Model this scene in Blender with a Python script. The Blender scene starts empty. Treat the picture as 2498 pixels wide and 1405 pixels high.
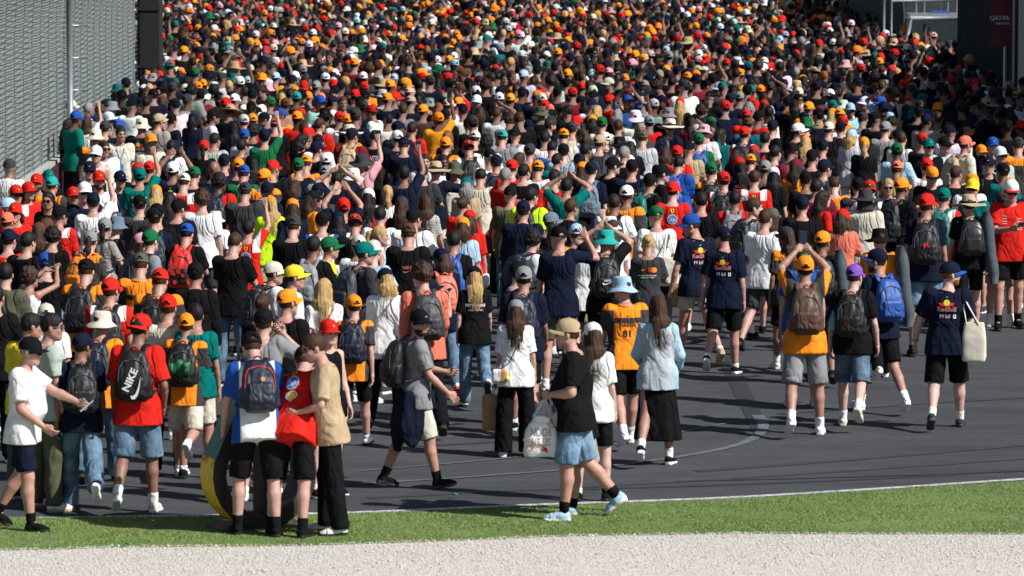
import bpy, math, random
import numpy as np
from mathutils import Vector, Matrix
from mathutils.bvhtree import BVHTree
# ---------------------------------------------------------------- camera, sky, sun, exposure
SC = bpy.context.scene
COL = SC.collection
CAM_H, FPX, CX, CY = 5.9, 10900.0, 1249.0, 702.5
PITCH = math.atan((702.5 + 341.0) / FPX)
cd = bpy.data.cameras.new('camera')
cam = bpy.data.objects.new('camera', cd); COL.objects.link(cam)
cam.location = (0, 0, CAM_H); cam.rotation_euler = (math.pi / 2 - PITCH, 0, 0)
cd.sensor_fit = 'HORIZONTAL'; cd.sensor_width = 36.0; cd.lens = 36.0 * FPX / 2498.0
cd.clip_start = 1.0; cd.clip_end = 9000.0
cd.dof.use_dof = True; cd.dof.focus_distance = 54.0; cd.dof.aperture_fstop = 5.0
SC.camera = cam
SUN_EL, SUN_AZ = math.radians(41), math.radians(119)   # azimuth clockwise from +Y (view direction): right and a little behind the camera
W = bpy.data.worlds.new('World'); SC.world = W; W.use_nodes = True
nt = W.node_tree
bg = nt.nodes['Background']; sky = nt.nodes.new('ShaderNodeTexSky')
sky.sky_type = 'NISHITA'; sky.sun_disc = False
sky.sun_elevation = SUN_EL; sky.sun_rotation = SUN_AZ
nt.links.new(sky.outputs['Color'], bg.inputs['Color']); bg.inputs['Strength'].default_value = 0.06
sd = bpy.data.lights.new('sun', 'SUN'); sd.energy = 5.0; sd.angle = math.radians(0.55); sd.color = (1.0, 0.98, 0.955)
sun = bpy.data.objects.new('sun', sd); COL.objects.link(sun); sun.location = (20, -10, 30)
sdir = Vector((math.sin(SUN_AZ) * math.cos(SUN_EL), math.cos(SUN_AZ) * math.cos(SUN_EL), math.sin(SUN_EL)))
sun.rotation_euler = sdir.to_track_quat('Z', 'Y').to_euler()
vs = SC.view_settings
vs.view_transform = 'Standard'; vs.look = 'None'; vs.exposure = 0.36; vs.gamma = 1.0
SC.cycles.max_bounces = 6; SC.cycles.diffuse_bounces = 3; SC.cycles.transparent_max_bounces = 6
SC.cycles.use_adaptive_sampling = True; SC.cycles.adaptive_threshold = 0.02
SC.cycles.use_denoising = True

def ray(x, y):
    dx, dy = (x - CX) / FPX, (y - CY) / FPX
    return Vector((dx, math.cos(PITCH) - dy * math.sin(PITCH), -math.sin(PITCH) - dy * math.cos(PITCH)))
def on_plane(x, y, z=0.0):
    d = ray(x, y); t = (z - CAM_H) / d.z
    return Vector((d.x * t, d.y * t, z))
def z_at(x, y, Y):
    d = ray(x, y); return CAM_H + d.z * Y / d.y
def x_at(x, y, Y):
    d = ray(x, y); return d.x * Y / d.y
R = math.radians
rng = np.random.default_rng(7); random.seed(7)

# ---------------------------------------------------------------- objects
def new_obj(name, me, parent=None, mats=None, mtx=None):
    o = bpy.data.objects.new(name, me); COL.objects.link(o)
    if parent is not None: o.parent = parent
    if mtx is not None: o.matrix_local = mtx
    if mats and me is not None:
        n = len(me.materials)
        while len(me.materials) < len(mats): me.materials.append(None)
        for i, m in enumerate(mats):
            o.material_slots[i].link = 'OBJECT'; o.material_slots[i].material = m
    return o
def tag(o, label=None, cat=None, group=None, kind=None):
    if label: o['label'] = label
    if cat: o['category'] = cat
    if group: o['group'] = group
    if kind: o['kind'] = kind
    return o
def mesh_np(name, V, F, mi=None, smooth=True):
    """V (n,3); F (m,4) or (m,3) array"""
    V = np.asarray(V, np.float32); F = np.asarray(F, np.int32)
    me = bpy.data.meshes.new(name); m, k = F.shape
    me.vertices.add(len(V)); me.vertices.foreach_set('co', V.ravel())
    me.loops.add(m * k); me.loops.foreach_set('vertex_index', F.ravel())
    me.polygons.add(m); me.polygons.foreach_set('loop_start', np.arange(0, m * k, k, dtype=np.int32))
    me.polygons.foreach_set('loop_total', np.full(m, k, np.int32))
    if mi is not None:
        mi = np.asarray(mi, np.int32)
        for _ in range(int(mi.max()) + 1): me.materials.append(None)
        me.polygons.foreach_set('material_index', mi)
    me.polygons.foreach_set('use_smooth', np.full(m, bool(smooth)))
    me.update(calc_edges=True)
    return me
def quads(F):
    return F if F.shape[1] == 4 else np.concatenate([F, F[:, 2:3]], 1)
class MB:
    """collects boxes / tubes / lathes into one mesh"""
    def __init__(s): s.v = []; s.f = []; s.m = []
    def add(s, V, F, mi=0):
        n = len(s.v); s.v.extend([tuple(map(float, p)) for p in V])
        for f in F: s.f.append(tuple(int(i) + n for i in f)); s.m.append(mi)
        return s
    def box(s, c, h, rot=None, mi=0):
        V = [Vector((x * h[0], y * h[1], z * h[2])) for x in (-1, 1) for y in (-1, 1) for z in (-1, 1)]
        if rot is not None: V = [rot @ v for v in V]
        V = [v + Vector(c) for v in V]
        return s.add(V, [(0, 1, 3, 2), (4, 6, 7, 5), (0, 4, 5, 1), (2, 3, 7, 6), (0, 2, 6, 4), (1, 5, 7, 3)], mi)
    def tube(s, pts, r, n=6, mi=0, flat=1.0, cap=True):
        pts = [Vector(p) for p in pts]; rs = r if isinstance(r, (list, tuple)) else [r] * len(pts)
        V = []; F = []
        up = Vector((0, 0, 1))
        for i, p in enumerate(pts):
            d = (pts[min(i + 1, len(pts) - 1)] - pts[max(i - 1, 0)])
            d = d.normalized() if d.length > 1e-9 else Vector((0, 0, 1))
            a = d.cross(up if abs(d.z) < .95 else Vector((1, 0, 0))).normalized(); b = a.cross(d)
            for k in range(n):
                t = 2 * math.pi * k / n
                V.append(p + a * math.cos(t) * rs[i] + b * math.sin(t) * rs[i] * flat)
        for i in range(len(pts) - 1):
            for k in range(n):
                k2 = (k + 1) % n
                F.append((i * n + k, i * n + k2, (i + 1) * n + k2, (i + 1) * n + k))
        if cap:
            F.append(tuple(range(n))); F.append(tuple((len(pts) - 1) * n + k for k in reversed(range(n))))
        return s.add(V, F, mi)
    def lathe(s, prof, n=24, mi=0, sy=1.0, wob=None):
        V = []; F = []
        for (r, z) in prof:
            for k in range(n):
                t = 2 * math.pi * k / n
                w = wob(t, r) if wob else 0
                V.append((r * math.cos(t), r * math.sin(t) * sy, z + w))
        for i in range(len(prof) - 1):
            for k in range(n):
                k2 = (k + 1) % n
                F.append((i * n + k, i * n + k2, (i + 1) * n + k2, (i + 1) * n + k))
        return s.add(V, F, mi)
    def mesh(s, name, smooth=True):
        me = bpy.data.meshes.new(name); me.from_pydata(s.v, [], s.f)
        mx = max(s.m) if s.m else 0
        for _ in range(mx + 1): me.materials.append(None)
        me.polygons.foreach_set('material_index', s.m)
        me.polygons.foreach_set('use_smooth', [smooth] * len(s.f)); me.update()
        return me

# ---------------------------------------------------------------- materials
MATS = {}
def mat_base(name):
    m = bpy.data.materials.new(name); m.use_nodes = True
    n = m.node_tree; b = n.nodes['Principled BSDF']
    return m, n, b
def N(n, t, **kw):
    d = n.nodes.new(t)
    for k, v in kw.items():
        if k in d.inputs: d.inputs[k].default_value = v
        else: setattr(d, k, v)
    return d
def L(n, a, b): n.links.new(a, b)
def mixc(n, fac, a, b):
    m = n.nodes.new('ShaderNodeMix'); m.data_type = 'RGBA'
    if isinstance(fac, (int, float)): m.inputs[0].default_value = fac
    else: L(n, fac, m.inputs[0])
    for i, c in ((6, a), (7, b)):
        if isinstance(c, (tuple, list)): m.inputs[i].default_value = (*c[:3], 1)
        else: L(n, c, m.inputs[i])
    return m.outputs[2]
def coord(n): return n.nodes.new('ShaderNodeTexCoord').outputs['Object']
def ramp(n, src, a, b):
    r = n.nodes.new('ShaderNodeMapRange'); r.inputs[1].default_value = a; r.inputs[2].default_value = b
    L(n, src, r.inputs[0]); return r.outputs[0]
def bump(n, b, src, strength, dist):
    k = n.nodes.new('ShaderNodeBump'); k.inputs['Strength'].default_value = strength; k.inputs['Distance'].default_value = dist
    L(n, src, k.inputs['Height']); L(n, k.outputs[0], b.inputs['Normal']); return k
def noise(n, vec, scale, detail=3, rough=.55, dist=0.0):
    x = n.nodes.new('ShaderNodeTexNoise'); x.inputs['Scale'].default_value = scale; x.inputs['Detail'].default_value = detail
    x.inputs['Roughness'].default_value = rough; x.inputs['Distortion'].default_value = dist
    if vec is not None: L(n, vec, x.inputs['Vector'])
    return x.outputs['Fac']
def cloth_finish(n, b, colsock, rough=.85, wr=.55):
    c = coord(n)
    v = noise(n, c, 9, 2)
    mul = N(n, 'ShaderNodeHueSaturation'); L(n, colsock, mul.inputs['Color'])
    L(n, ramp2(n, v, .3, .7, .86, 1.1), mul.inputs['Value']); L(n, mul.outputs[0], b.inputs['Base Color'])
    b.inputs['Roughness'].default_value = rough
    b.inputs['Specular IOR Level'].default_value = .08
    mp = N(n, 'ShaderNodeMapping'); mp.inputs['Scale'].default_value = (1.0, 1.0, .55); mp.inputs['Rotation'].default_value = (0, .35, 0)
    L(n, c, mp.inputs[0])
    w1 = noise(n, mp.outputs[0], 7, 2, .45, 1.4)
    w2 = noise(n, mp.outputs[0], 4.2, 2, .5, .9)
    sb = N(n, 'ShaderNodeMath', operation='SUBTRACT'); L(n, w2, sb.inputs[0]); sb.inputs[1].default_value = .5
    ab = N(n, 'ShaderNodeMath', operation='ABSOLUTE'); L(n, sb.outputs[0], ab.inputs[0])
    ad = N(n, 'ShaderNodeMath', operation='MULTIPLY_ADD'); L(n, ramp(n, ab.outputs[0], 0, .09), ad.inputs[0]); ad.inputs[1].default_value = .45; L(n, w1, ad.inputs[2])
    bump(n, b, ad.outputs[0], min(1, wr * 1.25), .03)
def ramp2(n, src, a, b, c, d):
    r = n.nodes.new('ShaderNodeMapRange')
    for i, x in enumerate((a, b, c, d)): r.inputs[i + 1].default_value = x
    L(n, src, r.inputs[0]); return r.outputs[0]
def rgb(n, c):
    r = n.nodes.new('ShaderNodeRGB'); r.outputs[0].default_value = (*c, 1); return r.outputs[0]
PAL = dict(w=(.74, .74, .73), c=(.56, .52, .43), g=(.22, .225, .23), d=(.036, .038, .042), k=(.0065, .0065, .0075), n=(.0065, .0095, .024),
           b=(.016, .07, .30), l=(.34, .5, .62), t=(.0, .13, .115), e=(.008, .115, .042), r=(.58, .018, .012), m=(.16, .012, .022),
           o=(.85, .25, .018), y=(.78, .58, .03), p=(.62, .3, .34), u=(.17, .075, .36), h=(.085, .042, .025), v=(.085, .088, .055),
           f=(.55, .85, .02), a=(.41, .305, .185), q=(.02, .30, .27), s=(.36, .42, .36), i=(.62, .16, .10), z=(.30, .27, .24), j=(.12, .165, .205), x=(.45, .47, .5))
CNAME = dict(w='white', c='cream', g='grey', d='dark grey', k='black', n='navy', b='blue', l='light blue', t='teal', e='green', r='red',
             m='maroon', o='orange', y='yellow', p='pink', u='purple', h='brown', v='olive', f='neon yellow', a='tan', q='turquoise',
             s='sage green', i='salmon', z='taupe', j='slate blue', x='pale grey')
def cloth(code):
    key = 'cloth_' + code
    if key not in MATS:
        m, n, b = mat_base(key); cloth_finish(n, b, rgb(n, PAL[code])); MATS[key] = m
    return MATS[key]
def cap_cloth(code):
    key = 'cap_cloth_' + code
    if key not in MATS:
        m, n, b = mat_base(key); cloth_finish(n, b, rgb(n, PAL[code]), .8, .1); MATS[key] = m
    return MATS[key]
def denim(light=0.5):
    key = 'denim%.1f' % light
    if key not in MATS:
        m, n, b = mat_base(key); c = coord(n)
        col = mixc(n, ramp(n, noise(n, c, 5, 3, .6), .35, .65), tuple(np.array((.05, .095, .15)) * (.5 + light)), tuple(np.array((.15, .23, .31)) * (.5 + light)))
        cloth_finish(n, b, col, .9, .5); MATS[key] = m
    return MATS[key]
def jersey(kind):
    """two-tone team shirts: panels by object-space position on the garment"""
    key = 'jersey_' + kind
    if key in MATS: return MATS[key]
    m, n, b = mat_base(key); c = coord(n)
    sp = n.nodes.new('ShaderNodeSeparateXYZ'); L(n, c, sp.inputs[0])
    ax = N(n, 'ShaderNodeMath', operation='ABSOLUTE'); L(n, sp.outputs[0], ax.inputs[0])
    wz = noise(n, c, 3, 1)
    def step(src, t, wd=.004): return ramp(n, src, t - wd, t + wd)
    side = step(ax.outputs[0], .135); slv = step(ax.outputs[0], .19)
    z = sp.outputs[2]
    if kind == 'MC':      # orange back panel and yoke, dark sides and sleeves
        dk = (.045, .042, .042); og = PAL['o']
        col = mixc(n, side, og, dk)
        band = step(z, 1.325); band2 = step(z, 1.27)
        e = N(n, 'ShaderNodeMath', operation='SUBTRACT'); L(n, band2, e.inputs[0]); L(n, band, e.inputs[1])
        col = mixc(n, e.outputs[0], col, dk)
        up = mixc(n, side, og, og); t = step(z, 1.40)
        f = N(n, 'ShaderNodeMath', operation='MULTIPLY'); L(n, t, f.inputs[0]); L(n, step(ax.outputs[0], .25), f.inputs[1])
        col = mixc(n, t, col, og)
    elif kind == 'MD':    # dark shirt, orange shoulders
        col = mixc(n, step(z, 1.36), (.045, .042, .042), PAL['o'])
        col = mixc(n, slv, col, (.045, .042, .042))
    elif kind == 'MO':    # orange sleeves and lower back, dark yoke
        col = mixc(n, step(z, 1.14), PAL['o'], (.045, .042, .042)); col = mixc(n, slv, col, PAL['o'])
    elif kind == 'FE':    # red with white shoulder panels
        col = mixc(n, step(z, 1.345), PAL['r'], PAL['w']); col = mixc(n, step(ax.outputs[0], .085), PAL['r'], col)
        col = mixc(n, step(ax.outputs[0], .175), col, PAL['r'])
    elif kind == 'BW':    # white with blue sleeves and sides
        col = mixc(n, step(ax.outputs[0], .15), PAL['w'], PAL['b'])
    elif kind == 'ZC':    # small brown / white check
        ck = N(n, 'ShaderNodeTexChecker'); ck.inputs['Scale'].default_value = 55; L(n, c, ck.inputs[0])
        ck.inputs[1].default_value = (.5, .45, .4, 1); ck.inputs[2].default_value = (.06, .045, .04, 1); col = ck.outputs[0]
    elif kind == 'ST':    # fine stripes
        wv = N(n, 'ShaderNodeTexWave', bands_direction='Z'); wv.inputs['Scale'].default_value = 14; L(n, c, wv.inputs[0])
        col = mixc(n, step(wv.outputs['Fac'], .5, .2), (.55, .53, .48), (.25, .24, .22))
    elif kind == 'GB':    # pale grey body, light blue sleeves
        col = mixc(n, step(ax.outputs[0], .18, .006), (.42, .45, .48), PAL['l']); col = mixc(n, step(z, 1.405), col, PAL['l'])
    elif kind == 'FL':    # flag: red, yellow, red
        col = mixc(n, step(z, 1.2), PAL['y'], PAL['r'])
    cloth_finish(n, b, col); MATS[key] = m
    return m
SKINS = [(.44, .25, .195), (.47, .29, .235), (.35, .195, .145), (.22, .12, .08), (.09, .05, .035), (.54, .36, .31)]
def skin(i):
    key = 'skin%d' % i
    if key not in MATS:
        m, n, b = mat_base(key); c = coord(n); s = SKINS[i]
        col = mixc(n, ramp(n, noise(n, c, 9, 4, .65), .3, .7), (s[0] * .86, s[1] * .76, s[2] * .72), (min(1, s[0] * 1.12), s[1] * 1.08, s[2] * 1.08)); col = mixc(n, ramp2(n, noise(n, c, 45, 3), .6, .8, 0, .35), col, (s[0] * .6, s[1] * .45, s[2] * .4))
        L(n, col, b.inputs['Base Color']); b.inputs['Roughness'].default_value = .55
        b.inputs['Subsurface Weight'].default_value = .0
        bump(n, b, noise(n, c, 60, 3), .15, .004); MATS[key] = m
    return MATS[key]
HAIRS = dict(k=(.010, .008, .008), h=(.045, .022, .012), y=(.42, .27, .11), g=(.22, .21, .2), i=(.22, .07, .025), d=(.022, .014, .010))
HNAME = dict(k='black', h='brown', y='blonde', g='grey', i='ginger', d='dark')
def hairm(c):
    key = 'hair_' + c
    if key not in MATS:
        m, n, b = mat_base(key); v = coord(n)
        mp = N(n, 'ShaderNodeMapping'); mp.inputs['Scale'].default_value = (90, 90, 5); L(n, v, mp.inputs[0])
        s = noise(n, mp.outputs[0], 1.0, 3, .6); h = HAIRS[c]
        col = mixc(n, ramp(n, s, .3, .7), tuple(x * .55 for x in h), tuple(min(1, x * 1.35) for x in h))
        L(n, col, b.inputs['Base Color']); b.inputs['Roughness'].default_value = .6
        b.inputs['Specular IOR Level'].default_value = .22
        bump(n, b, s, .6, .01); MATS[key] = m
    return MATS[key]
def simple(name, col, rough=.6, metal=0.0, bscale=0, bstr=.2, bdist=.003, var=.12, coat=0):
    if name not in MATS:
        m, n, b = mat_base(name); c = coord(n)
        cc = mixc(n, ramp(n, noise(n, c, 6, 4, .6), .3, .7), tuple(x * (1 - var) for x in col), tuple(min(1, x * (1 + var)) for x in col))
        L(n, cc, b.inputs['Base Color']); b.inputs['Roughness'].default_value = rough; b.inputs['Metallic'].default_value = metal
        b.inputs['Coat Weight'].default_value = coat
        if bscale: bump(n, b, noise(n, c, bscale, 3), bstr, bdist)
        MATS[name] = m
    return MATS[name]
def nylon(code):
    key = 'nylon_' + code
    if key not in MATS:
        m, n, b = mat_base(key); cloth_finish(n, b, rgb(n, PAL[code]), .55, .5); b.inputs['Specular IOR Level'].default_value = .45; MATS[key] = m
    return MATS[key]
def ink(code):
    key = 'print_' + code
    return simple(key, PAL[code], .7, var=.04)
TXT = {}
def text2d(s, bold=.0, sx=1.0):
    k = (s, bold, sx)
    if k not in TXT:
        c = bpy.data.curves.new('t', 'FONT'); c.body = s; c.align_x = 'CENTER'; c.align_y = 'CENTER'; c.size = 1; c.offset = bold; c.resolution_u = 3; c.fill_mode = 'FRONT'
        o = bpy.data.objects.new('t', c); COL.objects.link(o)
        dg = bpy.context.evaluated_depsgraph_get(); me = o.evaluated_get(dg).to_mesh()
        V = np.array([v.co[:2] for v in me.vertices]).reshape(-1, 2); F = [tuple(p.vertices) for p in me.polygons]
        o.evaluated_get(dg).to_mesh_clear(); bpy.data.objects.remove(o); bpy.data.curves.remove(c)
        V = V * np.array((sx, 1)); TXT[k] = (V, F)
    return TXT[k]
# ---------------------------------------------------------------- the setting: track, verge, gravel, fences
def strip_mesh(name, top, bot, z, n=60):
    """sheet between two ground polylines (lists of Vector), resampled by x"""
    xs = np.linspace(-16, 16, n); f = lambda P: np.interp(xs, [p.x for p in P], [p.y for p in P])
    a, b = f(top), f(bot); V = [(x, y, z) for x, y in zip(xs, a)] + [(x, y, z) for x, y in zip(xs, b)]
    F = [(i, n + i, n + i + 1, i + 1) for i in range(n - 1)]
    me = bpy.data.meshes.new(name); me.from_pydata(V, [], F); me.update(); return me
def gpoly(pts, ext=True):
    P = [on_plane(x, y) for x, y in pts]
    if ext:
        d = (P[0] - P[1]).normalized(); P.insert(0, P[0] + d * 14); d = (P[-1] - P[-2]).normalized(); P.append(P[-1] + d * 14)
    return P
EDGE = gpoly([(0, 1266), (480, 1263), (880, 1256), (1300, 1238), (1840, 1217), (2498, 1176)])
GRAV = gpoly([(0, 1347), (140, 1346), (300, 1340), (720, 1337), (1100, 1325), (1400, 1312), (1800, 1307), (2498, 1309)])
# asphalt
def m_asphalt():
    m, n, b = mat_base('asphalt'); c = coord(n)
    big = noise(n, c, .35, 4, .6); mid = noise(n, c, 2.2, 4, .65); fine = noise(n, c, 160, 3, .7)
    mp = N(n, 'ShaderNodeMapping'); mp.inputs['Scale'].default_value = (.25, 3.0, 1); L(n, c, mp.inputs[0]); st = noise(n, mp.outputs[0], 1.2, 4, .6)
    col = mixc(n, ramp(n, big, .3, .7), (.043, .045, .048), (.066, .069, .073))
    col = mixc(n, ramp2(n, st, .42, .68, 0, .7), col, (.078, .081, .085))
    col = mixc(n, ramp2(n, mid, .5, .72, 0, .7), col, (.038, .040, .043))
    col = mixc(n, ramp2(n, fine, .5, .8, 0, .6), col, (.085, .085, .084))
    L(n, col, b.inputs['Base Color']); b.inputs['Roughness'].default_value = .92; b.inputs['Specular IOR Level'].default_value = .12
    bump(n, b, fine, .5, .006); return m
def m_paint():
    m, n, b = mat_base('worn_white_paint'); c = coord(n); w = noise(n, c, 14, 4, .7)
    L(n, mixc(n, ramp(n, w, .35, .6), (.16, .163, .165), (.58, .59, .60)), b.inputs['Base Color']); b.inputs['Roughness'].default_value = .8; return m
def m_ground():
    m, n, b = mat_base('far_ground'); c = coord(n)
    L(n, mixc(n, noise(n, c, .2, 3), (.05, .07, .03), (.09, .1, .05)), b.inputs['Base Color']); b.inputs['Roughness'].default_value = 1; return m
def m_turf():
    m, n, b = mat_base('turf'); c = coord(n)
    col = mixc(n, ramp(n, noise(n, c, .9, 4, .6), .35, .65), (.09, .15, .03), (.15, .22, .055)); col = mixc(n, ramp2(n, noise(n, c, 30, 3), .55, .75, 0, .6), col, (.10, .10, .04))
    L(n, col, b.inputs['Base Color']); b.inputs['Roughness'].default_value = 1; bump(n, b, noise(n, c, 80, 3), .8, .02); return m
def m_gravel(name='gravel_base', k=1.0):
    m, n, b = mat_base(name); c = coord(n); v = N(n, 'ShaderNodeTexVoronoi'); v.inputs['Scale'].default_value = 60; L(n, c, v.inputs[0])
    sp = N(n, 'ShaderNodeSeparateColor'); L(n, v.outputs['Color'], sp.inputs[0])
    col = mixc(n, sp.outputs[0], (.46 * k, .42 * k, .37 * k), (.65 * k, .605 * k, .55 * k)); col = mixc(n, ramp2(n, sp.outputs[1], .9, .93, 0, .5), col, (.3, .27, .24))
    L(n, col, b.inputs['Base Color']); b.inputs['Roughness'].default_value = .9
    iv = N(n, 'ShaderNodeMath', operation='SUBTRACT'); iv.inputs[0].default_value = 1; L(n, v.outputs['Distance'], iv.inputs[1]); bump(n, b, iv.outputs[0], .7, .012); return m
def sheet(name, x0, x1, y0, y1, z, mat, kind='structure'):
    me = bpy.data.meshes.new(name); me.from_pydata([(x0, y0, z), (x1, y0, z), (x1, y1, z), (x0, y1, z)], [], [(0, 1, 2, 3)])
    o = new_obj(name, me, None, [mat]); o['kind'] = kind; return o
sheet('ground', -3000, 3000, -800, 6000, -.03, m_ground())
sheet('road', -40, 40, 20, 400, 0.0, m_asphalt())
vg = new_obj('grass_verge', strip_mesh('grass_verge', EDGE, GRAV, .012), None, [m_turf()]); vg['kind'] = 'structure'
near_edge = [Vector((-30, 28, 0)), Vector((30, 28, 0))]
gv = new_obj('gravel_trap', strip_mesh('gravel_trap', GRAV, near_edge, .016), None, [m_gravel()]); gv['kind'] = 'structure'
def ribbon(name, pts, width, z, mat, label=None):
    P = [on_plane(x, y) for x, y in pts]; Q = []
    for i in range(len(P) - 1):
        for t in np.linspace(0, 1, 7)[:-1]:
            a, b, c, d = P[max(i - 1, 0)], P[i], P[i + 1], P[min(i + 2, len(P) - 1)]
            Q.append(.5 * ((2 * b) + (c - a) * t + (2 * a - 5 * b + 4 * c - d) * t * t + (3 * b - a - 3 * c + d) * t ** 3))
    Q.append(P[-1]); V = []
    for i, q in enumerate(Q):
        d = (Q[min(i + 1, len(Q) - 1)] - Q[max(i - 1, 0)]).normalized(); nn = Vector((-d.y, d.x, 0))
        w = width[0] + (width[1] - width[0]) * i / (len(Q) - 1) if isinstance(width, tuple) else width
        V += [q + nn * w / 2 + Vector((0, 0, z)), q - nn * w / 2 + Vector((0, 0, z))]
    F = [(2 * i, 2 * i + 1, 2 * i + 3, 2 * i + 2) for i in range(len(Q) - 1)]
    me = bpy.data.meshes.new(name); me.from_pydata(V, [], F); me.update(); o = new_obj(name, me, None, [mat]); o['kind'] = 'structure'; return o
PAINT = m_paint()
ribbon('painted_edge_line', [(-300, 1270), (480, 1258), (880, 1250), (1300, 1232), (1840, 1211), (2498, 1169), (2900, 1143)], .11, .004, PAINT)
DARK = simple('dark_asphalt_patch', (.020, .023, .028), .75, bscale=120, bstr=.4)
ribbon('dark_track_band', [(1742, 800), (1776, 880), (1812, 960), (1846, 1028), (1858, 1058)], (.22, .17), .004, DARK)
FAINT = simple('faded_line', (.105, .112, .122), .85, var=.3)
ribbon('faded_track_line', [(880, 1182), (1180, 1162), (1500, 1136), (1700, 1108), (1800, 1086), (1850, 1062), (1862, 1036), (1848, 1014)], (.06, .13), .008, FAINT)
ribbon('faded_guide_line', [(880, 1150), (1160, 1126), (1400, 1100), (1640, 1058), (1790, 1030)], .05, .008, FAINT)
ribbon('faded_cross_line', [(1080, 935), (1130, 933), (1180, 934)], .06, .008, FAINT)
ribbon('faded_short_line', [(2100, 897), (2150, 895), (2210, 897)], .06, .008, FAINT)
ribbon('repair_seam', [(1300, 1196), (1700, 1186), (2200, 1165), (2700, 1135)], .10, .004, DARK)
# grass blades and pebbles (nobody could count them)
def ys(P, x): return np.interp(x, [p.x for p in P], [p.y for p in P])
def grass():
    n = 130000; r = np.random.default_rng(1); x = r.uniform(-6.5, 6.5, n); a, b = ys(GRAV, x), ys(EDGE, x)
    t = r.uniform(-.012, 1.012, n); y = a + (b - a) * t; h = r.uniform(.007, .020, n) * (1 + .35 * np.sin(x * 3 + np.sin(y * 5) * 2)); an = r.uniform(0, 2 * math.pi, n); w = r.uniform(.0025, .005, n)
    bx, by = np.cos(an) * w, np.sin(an) * w; lx, ly = r.normal(0, .014, n), r.normal(0, .014, n)
    V = np.zeros((n, 3, 3), np.float32); V[:, 0] = np.stack([x - bx, y - by, np.full(n, .01)], 1); V[:, 1] = np.stack([x + bx, y + by, np.full(n, .01)], 1); V[:, 2] = np.stack([x + lx, y + ly, .01 + h], 1)
    me = mesh_np('grass', V.reshape(-1, 3), np.arange(3 * n).reshape(-1, 3), None, False)
    m, nd, bs = mat_base('grass_blade'); c = coord(nd); g = nd.nodes.new('ShaderNodeNewGeometry')
    col = mixc(nd, g.outputs['Random Per Island'], (.105, .18, .03), (.22, .31, .085)); col = mixc(nd, ramp2(nd, noise(nd, c, .8, 3, .6), .45, .7, 0, .55), col, (.26, .29, .10))
    mpp = N(nd, 'ShaderNodeMapping'); mpp.inputs['Scale'].default_value = (.5, 1.4, 1); L(nd, c, mpp.inputs[0]); col = mixc(nd, ramp2(nd, noise(nd, mpp.outputs[0], 1.6, 5, .65), .54, .68, 0, .75), col, (.24, .19, .09))
    L(nd, col, bs.inputs['Base Color']); bs.inputs['Roughness'].default_value = .7
    o = new_obj('grass', me, None, [m]); tag(o, 'short mown green grass of the verge beside the track', 'grass', kind='stuff')
grass()
def pebbles():
    n = 30000; r = np.random.default_rng(2); x = r.uniform(-6, 6, n); y1 = ys(GRAV, x); y = y1 + .10 - np.abs(r.normal(0, 1.4, n)); y = np.where(y < 35.5, r.uniform(35.6, 39, n), y); y = np.minimum(y, y1 + .04 + .08 * r.random(n) + .35 * (r.random(n) > .9) * r.random(n))
    s = r.uniform(.004, .010, n) * (1 + (r.random(n) > .97) * .7); base = np.array([(1, 0, 0), (-1, 0, 0), (0, 1, 0), (0, -1, 0), (0, 0, .7), (0, 0, -.5)], np.float32)
    V = base[None] * (s[:, None, None] * r.uniform(.7, 1.3, (n, 6, 1))); an = r.uniform(0, 6.28, n); ca, sa = np.cos(an)[:, None], np.sin(an)[:, None]
    V = np.stack([V[..., 0] * ca - V[..., 1] * sa, V[..., 0] * sa + V[..., 1] * ca, V[..., 2]], -1); V += np.stack([x, y, .016 + s * .4], 1)[:, None]
    F = np.array([(0, 2, 4), (2, 1, 4), (1, 3, 4), (3, 0, 4), (2, 0, 5), (1, 2, 5), (3, 1, 5), (0, 3, 5)]); FF = (F[None] + 6 * np.arange(n)[:, None, None]).reshape(-1, 3)
    me = mesh_np('gravel', V.reshape(-1, 3), FF, None, True); m, nd, bs = mat_base('pebble'); g = nd.nodes.new('ShaderNodeNewGeometry')
    col = mixc(nd, g.outputs['Random Per Island'], (.44, .40, .35), (.68, .635, .58)); L(nd, col, bs.inputs['Base Color']); bs.inputs['Roughness'].default_value = .85
    o = new_obj('gravel', me, None, [m]); tag(o, 'pale beige loose gravel of the trap in the foreground', 'gravel', kind='stuff')
pebbles()
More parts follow.
